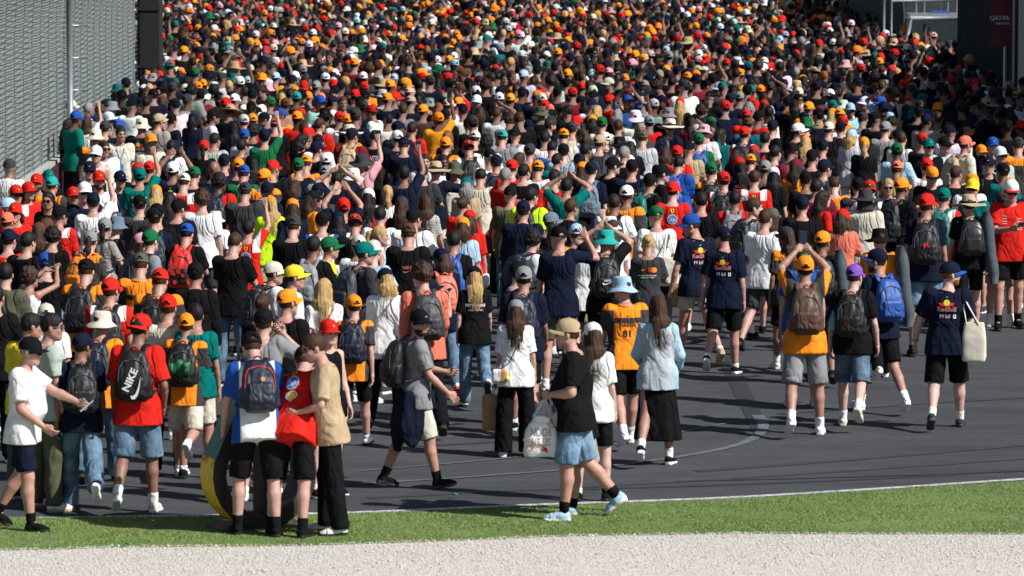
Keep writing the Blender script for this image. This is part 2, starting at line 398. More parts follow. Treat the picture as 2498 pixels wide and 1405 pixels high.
# ---------------------------------------------------------------- left: concrete barrier with banner, debris fence, dark end panel
CONC = simple('concrete', (.36, .36, .34), .9, bscale=30, bstr=.4, bdist=.006)
GALV = simple('galvanised', (.42, .44, .45), .45, .7)
MESHB = simple('fence_screen', (.215, .242, .237), .9, bscale=25, bstr=.3, var=.10)
WIRE = simple('fence_cable', (.06, .072, .07), .6, .3)
MARO = simple('banner_maroon', (.075, .012, .022), .6, bscale=4, bstr=.2, var=.08)
BLK = simple('black_panel', (.005, .0055, .006), .8, bscale=6, bstr=.3)
LX = -7.45
def fence(name, label, X, y0, y1, zb, zt, side, screen, cable, cyc=1.25, dz=.088, posts=True, lean=.0, wave=.022):
    root = bpy.data.objects.new(name, None); COL.objects.link(root); root.location = (X, y0, 0); tag(root, label, 'fence')
    Ln = y1 - y0; prof = [(0, zb), (0, zb + (zt - zb) * .55), (.05 * side, zb + (zt - zb) * .75), (.28 * side, zb + (zt - zb) * .9), (.62 * side, zt)]
    n = max(2, int(Ln / .25)); m = MB(); V = []; F = []
    for i in range(n + 1):
        y = Ln * i / n
        for (dx, z) in prof: V.append((dx - .05 * side + .02 * math.sin(y * 5.1 + z), y, z))
    k = len(prof)
    for i in range(n):
        for j in range(k - 1): F.append((i * k + j, (i + 1) * k + j, (i + 1) * k + j + 1, i * k + j + 1))
    m.add(V, F); new_obj('screen', m.mesh('screen'), root, [screen])
    z = zb + .08
    pz = [q[1] for q in prof]; px = [q[0] for q in prof]; cb = None
    while z < zt - .02:
        mm = MB(); pts = []; r_ = random.Random(int(z * 100))
        ph = r_.uniform(0, .03)
        for i in range(int(Ln / .25) + 1):
            y = min(i * .25, Ln); t = ((y + ph) % cyc) / cyc; zz = z - wave * 4 * t * (1 - t) ** 1.6 + .008 * math.sin(y * 3 + z * 5)
            pts.append((np.interp(zz, pz, px) + .012 * side, y, zz))
        mm.tube(pts, .0085, 4, cap=False); new_obj('cable', mm.mesh('cable'), root, [cable]); z += dz
    y = 0.0
    while posts and y <= Ln + .01:
        mm = MB(); mm.tube([(q[0] - .14 * side, y, q[1] - (zb if i == 0 else 0)) for i, q in enumerate(prof)], .045, 8); new_obj('post', mm.mesh('post'), root, [GALV]); y += 3 * cyc
    # fine vertical wires
    y = 0.0
    while y < Ln:
        mm = MB(); mm.tube([(q[0] + .006 * side, y, q[1]) for q in prof], .0045, 3, cap=False); new_obj('wire', mm.mesh('wire'), root, [cable]); y += cyc
    return root
def barrier(name, label, X, y0, y1, h, side, banner=None, text=None):
    root = bpy.data.objects.new(name, None); COL.objects.link(root); root.location = (X, y0, 0); tag(root, label, 'barrier')
    y = 0.0; i = 0
    while y < y1 - y0 - .1:
        l = min(3.96, y1 - y0 - y); m = MB(); m.add([(-side * .28, y, 0), (side * .02, y, 0), (side * .02, y + l, 0), (-side * .28, y + l, 0), (-side * .24, y, h), (-side * .02, y, h), (-side * .02, y + l, h), (-side * .24, y + l, h)],
              [(0, 1, 5, 4), (1, 2, 6, 5), (2, 3, 7, 6), (3, 0, 4, 7), (4, 5, 6, 7)]); new_obj('concrete_block', m.mesh('concrete_block', False), root, [CONC]); y += 4.0
    if banner:
        m = MB(); n = 30; V = []; F = []
        for i in range(n + 1):
            yy = (y1 - y0 + .1) * i / n; V += [(side * (.06 + .012 * math.sin(i * 1.7)), yy, .08), (side * (.045 + .012 * math.sin(i * 1.9)), yy, h - .02)]
        for i in range(n): F.append((2 * i, 2 * i + 2, 2 * i + 3, 2 * i + 1))
        m.add(V, F); bn = new_obj('banner', m.mesh('banner'), root, [banner])
        v2, f2 = text2d(text, .02); yc = (y1 - y0) - 6.0
        for rep in range(2):
            me = bpy.data.meshes.new('lettering'); me.from_pydata([(side * .085, yc - rep * 9 + a * .62 * (-1 if side < 0 else 1) * (1), .52 + b * .62) for a, b in v2], [], f2); me.update(); new_obj('lettering', me, bn, [simple('lettering_pale', (.5, .45, .45), .6)])
    return root
RUB = simple('rubber_mark', (.030, .031, .033), .85, var=.25)
for k, (xa, ya, xb, yb, wd) in enumerate(((900, 1215, 2498, 1120, .12), (1700, 1150, 2600, 1078, .16), (1900, 1010, 2600, 965, .14), (1000, 1090, 1500, 1050, .10), (1650, 1175, 2500, 1150, .06))):
    ribbon('rubber_mark', [(xa, ya), ((xa + xb) / 2, (ya + yb) / 2 + 6 - 4 * (k % 3)), (xb, yb)], (wd, wd * .5), .0045 + .0006 * k, RUB)
barrier('concrete_barrier', 'low concrete barrier with maroon lettered banner at the left fence', LX, 56, 75.4, 1.0, 1, MARO, 'QATAR AIRWAYS')
fence('debris_fence', 'tall grey green debris fence standing on the barrier at far left', LX - .1, 54, 75.6, 1.0, 4.9, 1, MESHB, WIRE)
m = MB(); m.tube([(0, 0, 0), (0, 0, 4.6)], .055, 10); gp = new_obj('fence_post', m.mesh('fence_post'), None, [GALV]); gp.location = (-7.53, 76.1, 0)
for z in (1.6, 2.0, 2.55, 3.1, 3.6):
    q = MB(); q.tube([(0.04, 0, z), (.30, .02, z)], .016, 6); new_obj('bracket', q.mesh('bracket'), gp, [GALV])
tag(gp, 'slim grey vertical post between the two left fence panels', 'post')
fence('debris_fence', 'further grey debris fence panel behind the slim post at left', -7.80, 77.0, 93.0, .15, 4.9, 1, MESHB, WIRE)
m = MB(); m.box((0, 0, 2.4), (.23, .5, 2.4)); m.box((.02, -.52, 2.4), (.2, .02, 2.3)); bp = new_obj('end_panel', m.mesh('end_panel', False), None, [BLK]); bp.location = (-7.62, 94.2, 0)
for z in (.4, 1.6, 2.8, 4.0):
    q = MB(); q.box((0, -.55, z), (.25, .02, .03)); new_obj('panel_rail', q.mesh('panel_rail', False), bp, [BLK])
tag(bp, 'tall black panel closing the far end of the left fence', 'panel')
# right: dark clad wall with banner, grey fence, gate opening with a white truck
RX = 10.05
SLATE = simple('dark_cladding', (.030, .036, .040), .75, bscale=8, bstr=.3)
wr = bpy.data.objects.new('clad_wall', None); COL.objects.link(wr); wr.location = (RX, 89.6, 0); tag(wr, 'dark grey ribbed wall at the right edge of the crowd', 'wall')
for i in range(12):
    m = MB(); m.box((.10, .5 + i * .96, 1.62), (.06, .47, 1.62)); m.box((.02, .5 + i * .96 - .3, 1.62), (.03, .03, 1.6)); m.box((.02, .5 + i * .96 + .15, 1.62), (.03, .03, 1.6)); new_obj('panel', m.mesh('panel', False), wr, [SLATE])
m = MB(); m.box((.6, -.02, 1.62), (.62, .05, 1.62))
for k in range(5): m.box((.1 + k * .25, -.09, 1.62), (.02, .02, 1.6))
new_obj('end_panel', m.mesh('end_panel', False), wr, [SLATE])
fence('debris_fence', 'light grey fence screen at the far right edge of the picture', RX + .55, 70, 89.0, .2, 4.6, -1, MESHB, WIRE)
fence('dark_fence', 'dark screened fence beyond the white truck at upper right', RX, 115.5, 140, .1, 3.4, -1, simple('dark_screen', (.02, .026, .03), .85, bscale=20), simple('grey_cable', (.06, .065, .07), .6), dz=.2)
# banner on a pole
bx = bpy.data.objects.new('banner_pole', None); COL.objects.link(bx); Yb = 86.0; bx.location = (x_at(2452, 100, Yb), Yb, 0); tag(bx, 'maroon vertical banner with white lettering on a slim pole at right', 'banner')
m = MB(); m.tube([(0, 0.02, 0), (0, 0.02, 5.0)], .028, 8); new_obj('pole', m.mesh('pole'), bx, [GALV])
z0 = z_at(2440, 113, Yb); w_ = (2468 - 2416) / FPX * Yb; xo = x_at(2442, 60, Yb) - bx.location.x
m = MB(); n = 10; V = []; F = []
for i in range(n + 1):
    z = z0 + (5.0 - z0) * i / n
    V += [(xo - w_ / 2, -.03 + .01 * math.sin(i), z), (xo, -.045 + .012 * math.sin(i * 1.3), z), (xo + w_ / 2, -.03 + .01 * math.sin(i * .7), z)]
for i in range(n): F += [(3 * i, 3 * i + 1, 3 * i + 4, 3 * i + 3), (3 * i + 1, 3 * i + 2, 3 * i + 5, 3 * i + 4)]
m.add(V, F); bnn = new_obj('banner_cloth', m.mesh('banner_cloth'), bx, [simple('banner_maroon2', (.13, .014, .028), .6, var=.06)])
for tx, yy, sz in (('QATAR', 46, .112), ('AIRWAYS', 59, .062)):
    v2, f2 = text2d(tx, .02); zc = z_at(2440, yy - 2, Yb); me = bpy.data.meshes.new('lettering'); me.from_pydata([(xo + .155 + (a - v2[:, 0].max()) * sz, -.075, zc + b * sz) for a, b in v2], [], f2); me.update(); new_obj('lettering', me, bnn, [simple('lettering_white', (.7, .7, .7), .6)])
# white service truck in the opening
tr = bpy.data.objects.new('service_truck', None); COL.objects.link(tr); tr.location = (9.62, 109.5, 0); tag(tr, 'white service truck parked in the gap of the right fence', 'truck')
WHP = simple('shaded_white_paint', (.24, .26, .26), .35, coat=.3); GLS = simple('truck_glass', (.016, .022, .025), .35); BLU = simple('truck_blue', (.03, .09, .35), .45); YEL = simple('truck_yellow', (.7, .55, .04), .5)  # truck white is darkened in its base colour for the wall's shade
GLS.node_tree.nodes['Principled BSDF'].inputs['Specular IOR Level'].default_value = .08
def tbox(nm, c, h, mt): m = MB(); m.box(c, h); return new_obj(nm, m.mesh(nm, False), tr, [mt])
tbox('body', (.85, 1.2, .72), (.95, 2.3, .45), WHP); tbox('bumper', (.85, -1.18, .48), (.98, .08, .14), simple('bumper_grey', (.08, .085, .09), .6)); tbox('stripe', (.85, -1.12, .98), (.93, .03, .07), YEL)
m = MB(); m.add([(-.1, -1.08, 1.17), (1.8, -1.08, 1.17), (1.65, -.45, 2.05), (.1, -.45, 2.05), (-.1, .7, 1.17), (1.8, .7, 1.17), (1.65, .55, 2.05), (.1, .55, 2.05)], [(0, 1, 2, 3), (0, 3, 7, 4), (1, 5, 6, 2), (4, 7, 6, 5)]); cabg = new_obj('cab_glass', m.mesh('cab_glass', False), tr, [GLS])
m = MB()
for a, b in (((-.1, -1.08, 1.17), (.1, -.45, 2.05)), ((1.8, -1.08, 1.17), (1.65, -.45, 2.05)), ((.1, -.45, 2.05), (.1, .55, 2.05)), ((1.65, -.45, 2.05), (1.65, .55, 2.05)), ((-.1, .7, 1.17), (.1, .55, 2.05)), ((.1, -.45, 2.07), (1.65, -.45, 2.07)), ((-.1, -1.08, 1.17), (1.8, -1.08, 1.17)), ((1.8, .7, 1.17), (1.65, .55, 2.05))): m.tube([a, b], .045, 6)
new_obj('cab_frame', m.mesh('cab_frame'), tr, [WHP]); tbox('roof', (.87, .05, 2.12), (.8, .52, .05), WHP)
m = MB()
for x in (-.25, .55, 1.35):
    m.tube([(x, 1.0, 1.1), (x, 1.0, 2.9)], .03, 6); m.tube([(x, 3.2, 1.1), (x, 3.2, 2.9)], .03, 6)
for z in (1.6, 2.45): m.tube([(-.25, 1.0, z), (1.35, 1.0, z)], .03, 6)
new_obj('rear_rack', m.mesh('rear_rack'), tr, [WHP]); tbox('light_bar', (.87, .0, 2.20), (.22, .08, .03), BLU); tbox('side_box', (1.2, 2.2, 1.6), (.35, .7, .4), BLU)
for sx in (-.08, 1.78):
    for sy in (-.5, 2.6):
        m = MB(); m.lathe([(.0, -.1), (.2, -.1), (.22, -.08), (.36, -.1), (.38, -.06), (.38, .06), (.36, .1), (.2, .1), (0, .1)], 20); wh = new_obj('wheel', m.mesh('wheel'), tr, [simple('tyre_black', (.015, .015, .016), .8)]); wh.rotation_euler = (0, math.pi / 2, 0); wh.location = (sx, sy, .38)
for sx in (.12, 1.58):
    m = MB(); m.lathe([(.0, .03), (.08, .02), (.1, 0), (.1, -.03)], 12); hl = new_obj('headlight', m.mesh('headlight'), tr, [simple('lamp_glass', (.5, .52, .55), .1)]); hl.rotation_euler = (math.pi / 2, 0, 0); hl.location = (sx, -1.12, .8)

bk_ = bpy.data.objects.new('added_dark_screen', None); COL.objects.link(bk_); bk_.location = (RX + .1, 115.2, 0); tag(bk_, 'dark screen added behind the white truck to darken the gap', 'screen')  # panels added only to darken the bright opening behind the truck
for i in range(5):
    m = MB(); m.box((.45 + i * .92, 0, 1.7), (.44, .05, 1.7)); m.box((.45 + i * .92, -.06, 1.0), (.43, .012, .03)); m.box((.45 + i * .92, -.06, 2.4), (.43, .012, .03)); new_obj('panel', m.mesh('panel', False), bk_, [SLATE])
# ---------------------------------------------------------------- implicit-surface modeller
HS = .96       # head size relative to the reference figure
class Grid:
    def __init__(s, lo, hi, h):
        s.h = h; s.lo = np.asarray(lo, float) - 2 * h
        s.n = (np.ceil((np.asarray(hi, float) + 2 * h - s.lo) / h)).astype(int) + 1
        s.f = np.full(s.n, .25, np.float32)
        s.ax = [(s.lo[i] + h * np.arange(s.n[i])).astype(np.float32) for i in range(3)]
    def sl(s, lo, hi):
        a = np.clip(np.floor((np.asarray(lo) - s.lo) / s.h).astype(int), 0, s.n - 1)
        b = np.clip(np.ceil((np.asarray(hi) - s.lo) / s.h).astype(int) + 1, 1, s.n)
        b = np.maximum(b, a + 1)
        S = tuple(slice(a[i], b[i]) for i in range(3))
        return S, s.ax[0][S[0]][:, None, None], s.ax[1][S[1]][None, :, None], s.ax[2][S[2]][None, None, :]
    def put(s, S, d, k):
        a = s.f[S]
        if k > 0:
            h = np.maximum(k - np.abs(a - d), 0) / k
            s.f[S] = np.minimum(a, d) - h * h * (k * .25)
        else: s.f[S] = np.minimum(a, d)
    def cone(s, p, q, r1, r2, k=.02, flat=False, flat0=False, e=None):
        p = np.asarray(p, float); q = np.asarray(q, float); m = max(r1, r2) + k + .03
        S, x, y, z = s.sl(np.minimum(p, q) - m, np.maximum(p, q) + m)
        d = q - p; L2 = max(float(d @ d), 1e-9)
        t0 = ((x - p[0]) * d[0] + (y - p[1]) * d[1] + (z - p[2]) * d[2]) / L2
        t = np.clip(t0, 0, 1)
        D = np.sqrt((x - p[0] - t * d[0]) ** 2 + (y - p[1] - t * d[1]) ** 2 + (z - p[2] - t * d[2]) ** 2) - (r1 + (r2 - r1) * t)
        Ln = math.sqrt(L2)
        if flat: D = np.maximum(D, (t0 - 1) * Ln)
        if flat0: D = np.maximum(D, -t0 * Ln)
        s.put(S, D, k)
    def ell(s, c, r, k=.02, rot=None):
        c = np.asarray(c, float); r = np.asarray(r, float); m = r.max() + k + .03
        S, x, y, z = s.sl(c - m, c + m)
        X, Y, Z = x - c[0], y - c[1], z - c[2]
        if rot is not None:
            X, Y, Z = [X * rot[0][i] + Y * rot[1][i] + Z * rot[2][i] for i in range(3)]
        q = np.sqrt((X / r[0]) ** 2 + (Y / r[1]) ** 2 + (Z / r[2]) ** 2)
        g = np.sqrt((X / r[0] ** 2) ** 2 + (Y / r[1] ** 2) ** 2 + (Z / r[2] ** 2) ** 2) + 1e-6
        s.put(S, q * (q - 1) / g, k)
    def rbox(s, c, hf, r, k=.02, rot=None):
        c = np.asarray(c, float); hf = np.asarray(hf, float); m = np.linalg.norm(hf) + k + .03
        S, x, y, z = s.sl(c - m, c + m)
        X, Y, Z = x - c[0], y - c[1], z - c[2]
        if rot is not None:
            X, Y, Z = [X * rot[0][i] + Y * rot[1][i] + Z * rot[2][i] for i in range(3)]
        a = [np.abs(v) - (hf[i] - r) for i, v in enumerate((X, Y, Z))]
        o = np.sqrt(sum(np.maximum(v, 0) ** 2 for v in a)); i_ = np.minimum(np.maximum(np.maximum(a[0], a[1]), a[2]), 0)
        s.put(S, o + i_ - r, k)
    def prof(s, O, M, ws, As, Bs, Cs, k=.02, p=2.4, cap0=True, cap1=True):
        """tube along M[2] from O: half-width A and half-depth B (centre C in depth) as functions of height w"""
        O = np.asarray(O, float); m = max(max(As), max(Bs)) + .08
        p0 = O + M[2] * ws[0]; p1 = O + M[2] * ws[-1]
        S, x, y, z = s.sl(np.minimum(p0, p1) - m, np.maximum(p0, p1) + m)
        X, Y, Z = x - O[0], y - O[1], z - O[2]
        u = X * M[0][0] + Y * M[0][1] + Z * M[0][2]; v = X * M[1][0] + Y * M[1][1] + Z * M[1][2]; w = X * M[2][0] + Y * M[2][1] + Z * M[2][2]
        a = np.interp(w, ws, As).astype(np.float32); b = np.interp(w, ws, Bs).astype(np.float32); c = np.interp(w, ws, Cs).astype(np.float32)
        q = ((np.abs(u) / a) ** p + (np.abs(v - c) / b) ** p) ** (1 / p)
        D = (q - 1) * np.minimum(a, b)
        if cap1: D = np.maximum(D, w - ws[-1])
        if cap0: D = np.maximum(D, ws[0] - w)
        s.put(S, D, k)
    def cut(s, D, S): s.f[S] = np.maximum(s.f[S], D)
    def cut_plane(s, pt, nrm):
        S, x, y, z = s.sl(s.lo, s.lo + s.n * s.h)
        s.f = np.maximum(s.f, ((x - pt[0]) * nrm[0] + (y - pt[1]) * nrm[1] + (z - pt[2]) * nrm[2]).astype(np.float32))
    def sub_ell(s, c, r, k=0):
        g = Grid.__new__(Grid); g.h = s.h; g.lo = s.lo; g.n = s.n; g.ax = s.ax; g.f = np.full(s.n, .25, np.float32)
        g.ell(c, r, 0); s.f = np.maximum(s.f, -g.f)
    def mesh(s):
        f = s.f.copy()
        for i in range(3):      # closed at the border
            for e in (0, -1):
                ix = [slice(None)] * 3; ix[i] = e; f[tuple(ix)] = np.maximum(f[tuple(ix)], 1e-3)
        sg = f < 0
        c = np.zeros(np.array(f.shape) - 1, np.uint8)
        for a in (0, 1):
            for b in (0, 1):
                for d in (0, 1):
                    c += sg[a:sg.shape[0] - 1 + a, b:sg.shape[1] - 1 + b, d:sg.shape[2] - 1 + d]
        mask = (c > 0) & (c < 8)
        cells = np.argwhere(mask); idx = np.full(mask.shape, -1, np.int32); idx[mask] = np.arange(len(cells))
        acc = np.zeros((len(cells), 3), np.float32); cnt = np.zeros(len(cells), np.float32)
        cv = [(a, b, d) for a in (0, 1) for b in (0, 1) for d in (0, 1)]
        vals = {o: f[cells[:, 0] + o[0], cells[:, 1] + o[1], cells[:, 2] + o[2]] for o in cv}
        for o in cv:
            for ax in range(3):
                if o[ax] == 0:
                    q = list(o); q[ax] = 1; q = tuple(q)
                    fa, fb = vals[o], vals[q]; cr = (fa < 0) != (fb < 0)
                    t = np.where(cr, fa / np.where(cr, fa - fb, 1), 0)
                    P = np.tile(np.array(o, np.float32), (len(cells), 1)); P[:, ax] += t
                    acc += P * cr[:, None]; cnt += cr
        V = (cells + acc / cnt[:, None]) * s.h + s.lo
        Fs = []
        for ax in range(3):
            b, d = (ax + 1) % 3, (ax + 2) % 3
            lo = [slice(None)] * 3; hi = [slice(None)] * 3
            lo[ax] = slice(0, -1); hi[ax] = slice(1, None)
            s0, s1 = sg[tuple(lo)], sg[tuple(hi)]
            E = np.argwhere(s0 != s1)
            E = E[(E[:, b] > 0) & (E[:, d] > 0) & (E[:, b] < mask.shape[b]) & (E[:, d] < mask.shape[d])]
            inn = s0[E[:, 0], E[:, 1], E[:, 2]]
            def at(ob, od):
                q = E.copy(); q[:, b] -= ob; q[:, d] -= od
                return idx[q[:, 0], q[:, 1], q[:, 2]]
            Q = np.stack([at(1, 1), at(0, 1), at(0, 0), at(1, 0)], 1)
            Q[~inn] = Q[~inn][:, ::-1]
            Fs.append(Q)
        return V.astype(np.float32), np.concatenate(Fs).astype(np.int32)
def vnormals(V, F):
    T = V[F[:, :3]]; n = np.cross(T[:, 1] - T[:, 0], T[:, 2] - T[:, 0]); out = np.zeros_like(V)
    for i in range(F.shape[1]): np.add.at(out, F[:, i], n)
    return out / (np.linalg.norm(out, axis=1, keepdims=True) + 1e-9)
def folds(V, F, amp, seed=0, sc=1.0, vert=.5):
    """cloth folds: warped ridges displaced along the normal"""
    r = np.random.default_rng(seed); n = vnormals(V, F); d = np.zeros(len(V), np.float32)
    for i in range(5):
        k = r.normal(size=3) * np.array([1, 1, vert]); k = k / np.linalg.norm(k) * r.uniform(22, 52) * sc
        wv = np.sin(V @ (r.normal(size=3) * 9) + r.uniform(0, 6)) * 1.6
        g = np.clip(np.sin(V @ (r.normal(size=3) * 6) + r.uniform(0, 6)) + .2, 0, 1)
        ph_ = V @ k + wv + r.uniform(0, 6); d += (.45 * np.sin(ph_) + .75 * (1 - 2 * np.abs(np.sin(ph_ * .5 + .7)))) * g
    return (V + n * (d * amp * .55)[:, None]).astype(np.float32)
def rx(a): c, s = math.cos(a), math.sin(a); return np.array([[1, 0, 0], [0, c, -s], [0, s, c]])
def ry(a): c, s = math.cos(a), math.sin(a); return np.array([[c, 0, s], [0, 1, 0], [-s, 0, c]])
def rz(a): c, s = math.cos(a), math.sin(a); return np.array([[c, -s, 0], [s, c, 0], [0, 0, 1]])
def nrm(v): v = np.asarray(v, float); return v / (np.linalg.norm(v) + 1e-9)
def m4(M, t, sc=1.0):
    m = Matrix([[*(np.asarray(M)[i] * sc), t[i]] for i in range(3)] + [[0, 0, 0, 1]]); return m

# ---------------------------------------------------------------- templates: head, hands, hair, hats, shoes
def head_template(h=.009, beard=False):
    g = Grid((-.1, -.13, -.2), (.1, .14, .14), h)
    g.ell((0, -.008, .034), (.077, .099, .098), 0)
    g.ell((0, .03, -.02), (.064, .068, .085), .03)
    g.cone((0, .045, -.06), (0, .066, -.088), .04, .026, .03)
    for s in (-1, 1):
        g.cone((s * .05, .01, -.055), (s * .02, .06, -.085), .022, .024, .03)
        g.ell((s * .04, .062, -.02), (.022, .022, .02), .02)
        g.ell((s * .079, -.012, -.005), (.011, .020, .033), .006)
        g.cone((s * .012, .087, .033), (s * .045, .073, .034), .012, .011, .012)
    g.cone((0, .09, .02), (0, .108, -.018), .009, .013, .012)
    g.cone((-.014, .096, -.022), (.014, .096, -.022), .009, .009, .008)
    g.cone((-.018, .086, -.05), (.018, .086, -.05), .010, .010, .012)
    g.cone((-.014, .084, -.062), (.014, .084, -.062), .010, .010, .01)
    g.cone((0, -.018, -.04), (0, -.035, -.19), .053, .058, .03)
    for s in (-1, 1): g.sub_ell((s * .033, .098, .012), (.018, .020, .011))
    V, F = g.mesh(); C = V[F].mean(1); mi = np.zeros(len(F), int); ax = np.abs(C[:, 0])
    mi[(np.abs(C[:, 2] + .056) < .008) & (ax < .026) & (C[:, 1] > .075)] = 1
    mi[(np.abs(C[:, 2] - .034) < .006) & (ax > .012) & (ax < .054) & (C[:, 1] > .065)] = 2
    mi[(np.abs(C[:, 2] - .012) < .007) & (np.abs(ax - .033) < .013) & (C[:, 1] > .06)] = 3
    if beard: mi[(C[:, 2] < -.042) & (C[:, 2] > -.125) & (C[:, 1] > .0 - .2 * (C[:, 2] + .03)) & (ax > .024 - (C[:, 2] + .07 < 0) * .1) & ((C[:, 2] < -.045) | (ax > .05))] = 2
    return V, F, mi
def hand_template(kind, h=.0075):
    """right hand, wrist at the origin, fingers along -z, palm facing -x (towards the thigh), thumb forward (+y)"""
    g = Grid((-.1, -.07, -.22), (.06, .11, .03), h)
    g.cone((0, 0, .01), (0, 0, -.03), .026, .024, .01)
    g.rbox((0, .003, -.058), (.015, .040, .046), .014, .015)
    cu = dict(relax=(.35, .45, .35), grip=(1.25, 1.35, .8), flat=(.08, .1, .1), hold=(.75, .8, .5))[kind]
    for i, (y, l) in enumerate(((.031, .080), (.010, .088), (-.011, .082), (-.031, .064))):
        p = np.array((0, y, -.097)); a = 0.0; sp = (i - 1.5) * -.05
        for j, fr in enumerate((.46, .31, .23)):
            a += cu[j] * (1 + .06 * i); q = p + l * fr * np.array((-math.sin(a), sp * 1.0, -math.cos(a)))
            g.cone(p, q, .0094 - .0008 * j, .0088 - .0008 * j, .004); p = q
    th = dict(relax=(-.012, .05, -.085), grip=(-.05, .035, -.085), flat=(-.0, .085, -.075), hold=(-.045, .05, -.095))[kind]
    mid = (np.array((0, .03, -.03)) + np.array(th)) / 2 + np.array((0, .014, 0))
    g.cone((0, .024, -.028), mid, .015, .0115, .01); g.cone(mid, th, .0112, .0095, .004)
    return g.mesh()
HT = {}
def T_head(h, beard):
    k = ('head', h, beard)
    if k not in HT: HT[k] = head_template(h, beard)
    return HT[k]
def T_hand(kind, h):
    k = ('hand', kind, h)
    if k not in HT: HT[k] = hand_template(kind, h)
    return HT[k]
def hair_np(kind, h=.009, seed=1):
    lo, hi = {'L': ((-.15, -.24, -.46), (.15, .14, .18)), 'M': ((-.15, -.2, -.26), (.15, .14, .18)), 'p': ((-.12, -.26, -.3), (.12, .14, .18)),
              'c': ((-.15, -.17, -.14), (.15, .17, .2))}.get(kind, ((-.12, -.2, -.12), (.12, .15, .18)))
    g = Grid(lo, hi, h)
    e = .012 if kind == 'c' else 0
    g.ell((0, -.010, .036), (.084 + e, .106 + e, .107 + e), 0)
    if kind == 'c':
        r = np.random.default_rng(5)
        for i in range(70):
            d = nrm(r.normal(size=3)); g.ell(np.array((0, -.012, .04)) + d * np.array((.088, .108, .108)), (.024,) * 3, .006)
    # hairline: cut away face and neck
    g.sub_ell((0, .105, -.045), (.078, .085, .115))
    low = -.05 if kind in 'scxa' else -.07
    S, x, y, z = g.sl(g.lo, g.lo + g.n * g.h)
    g.f = np.maximum(g.f, np.maximum((low + .45 * np.clip(y + .06, 0, 1)) - z, -1).astype(np.float32) * .8)
    if kind in 'LM':
        ln = -.40 if kind == 'L' else -.2
        g.cone((0, -.075, .03), (0, -.118, ln * .45), .072, .068, .03)
        for i_, (x0, x1, e_, r_) in enumerate(((-.06, -.075, .78, .036), (-.03, -.04, 1.0, .04), (.0, .004, .9, .042), (.032, .045, 1.05, .04), (.06, .08, .82, .034))): g.cone((x0, -.118, ln * .35), (x1, -.155 + .01 * (i_ % 2), ln * e_), r_ + .016, .012, .018)
        for s in (-1, 1): g.cone((s * .075, -.02, 0), (s * .088, -.055, ln * .55), .026, .03, .03)
        g.sub_ell((0, .10, -.05), (.075, .085, .13))
    if kind == 'p':
        g.cone((0, -.10, .05), (0, -.145, .03), .026, .03, .01); g.cone((0, -.145, .03), (0, -.16, -.1), .034, .036, .02); g.cone((0, -.16, -.1), (.005, -.145, -.26), .036, .014, .02)
    if kind == 'a': g.ell((0, -.118, .045), (.047, .036, .042), .008)
    V, F = g.mesh()
    n = vnormals(V, F); a = np.arctan2(V[:, 0], -V[:, 1] - .02)
    st = np.sin(a * 23 + V[:, 2] * 14) * .5 + np.sin(a * 41 + 1.3 - V[:, 2] * 22) * .35 + np.sin(V[:, 2] * 33 + a * 9) * .3
    amp = {'c': .006, 'L': .0035, 'M': .0035}.get(kind, .0028)
    V = (V + n * (st * amp)[:, None]).astype(np.float32)
    if kind in 'LM':
        r = np.random.default_rng(8); vs = []; fs = []; n0 = len(V)
        for i in range(260):
            a0 = r.normal(0, .9); a0 = max(-1.75, min(1.75, a0)); e_ = ln * r.uniform(.62, 1.12); sp_ = r.uniform(.75, 1.25); wd = r.uniform(.0012, .003); ox, oy = r.normal(0, .012), r.normal(0, .009); path = []
            for t in np.linspace(0, 1, 7):
                if t < .3: b_ = t / .3; z = .075 - .10 * b_; rr_ = 1.02; x = .086 * math.sin(a0) * rr_; y = -.010 - .108 * math.cos(a0) * rr_
                else:
                    b_ = (t - .3) / .7; z = -.025 + (e_ + .025) * b_; x = .086 * math.sin(a0) * (1 - .1 * b_) * sp_ + ox * b_; y = (-.010 - .110 * math.cos(a0)) * (1 - b_) + b_ * (-.158 - .03 * math.cos(a0)) + oy * b_ + .012 * math.sin(b_ * 5 + i)
                path.append((x, y, z))
            for j, (x, y, z) in enumerate(path):
                w_ = wd * (1 - .7 * j / 6); ca, sa = math.cos(a0), math.sin(a0); vs += [(x - ca * w_, y - sa * w_, z), (x + ca * w_, y + sa * w_, z)]
            b0 = n0 + i * 14
            for j in range(6): fs.append((b0 + 2 * j, b0 + 2 * j + 1, b0 + 2 * j + 3, b0 + 2 * j + 2))
        V = np.concatenate([V, np.array(vs, np.float32)]); F = np.concatenate([F, np.array(fs, np.int32)])
    return V, F
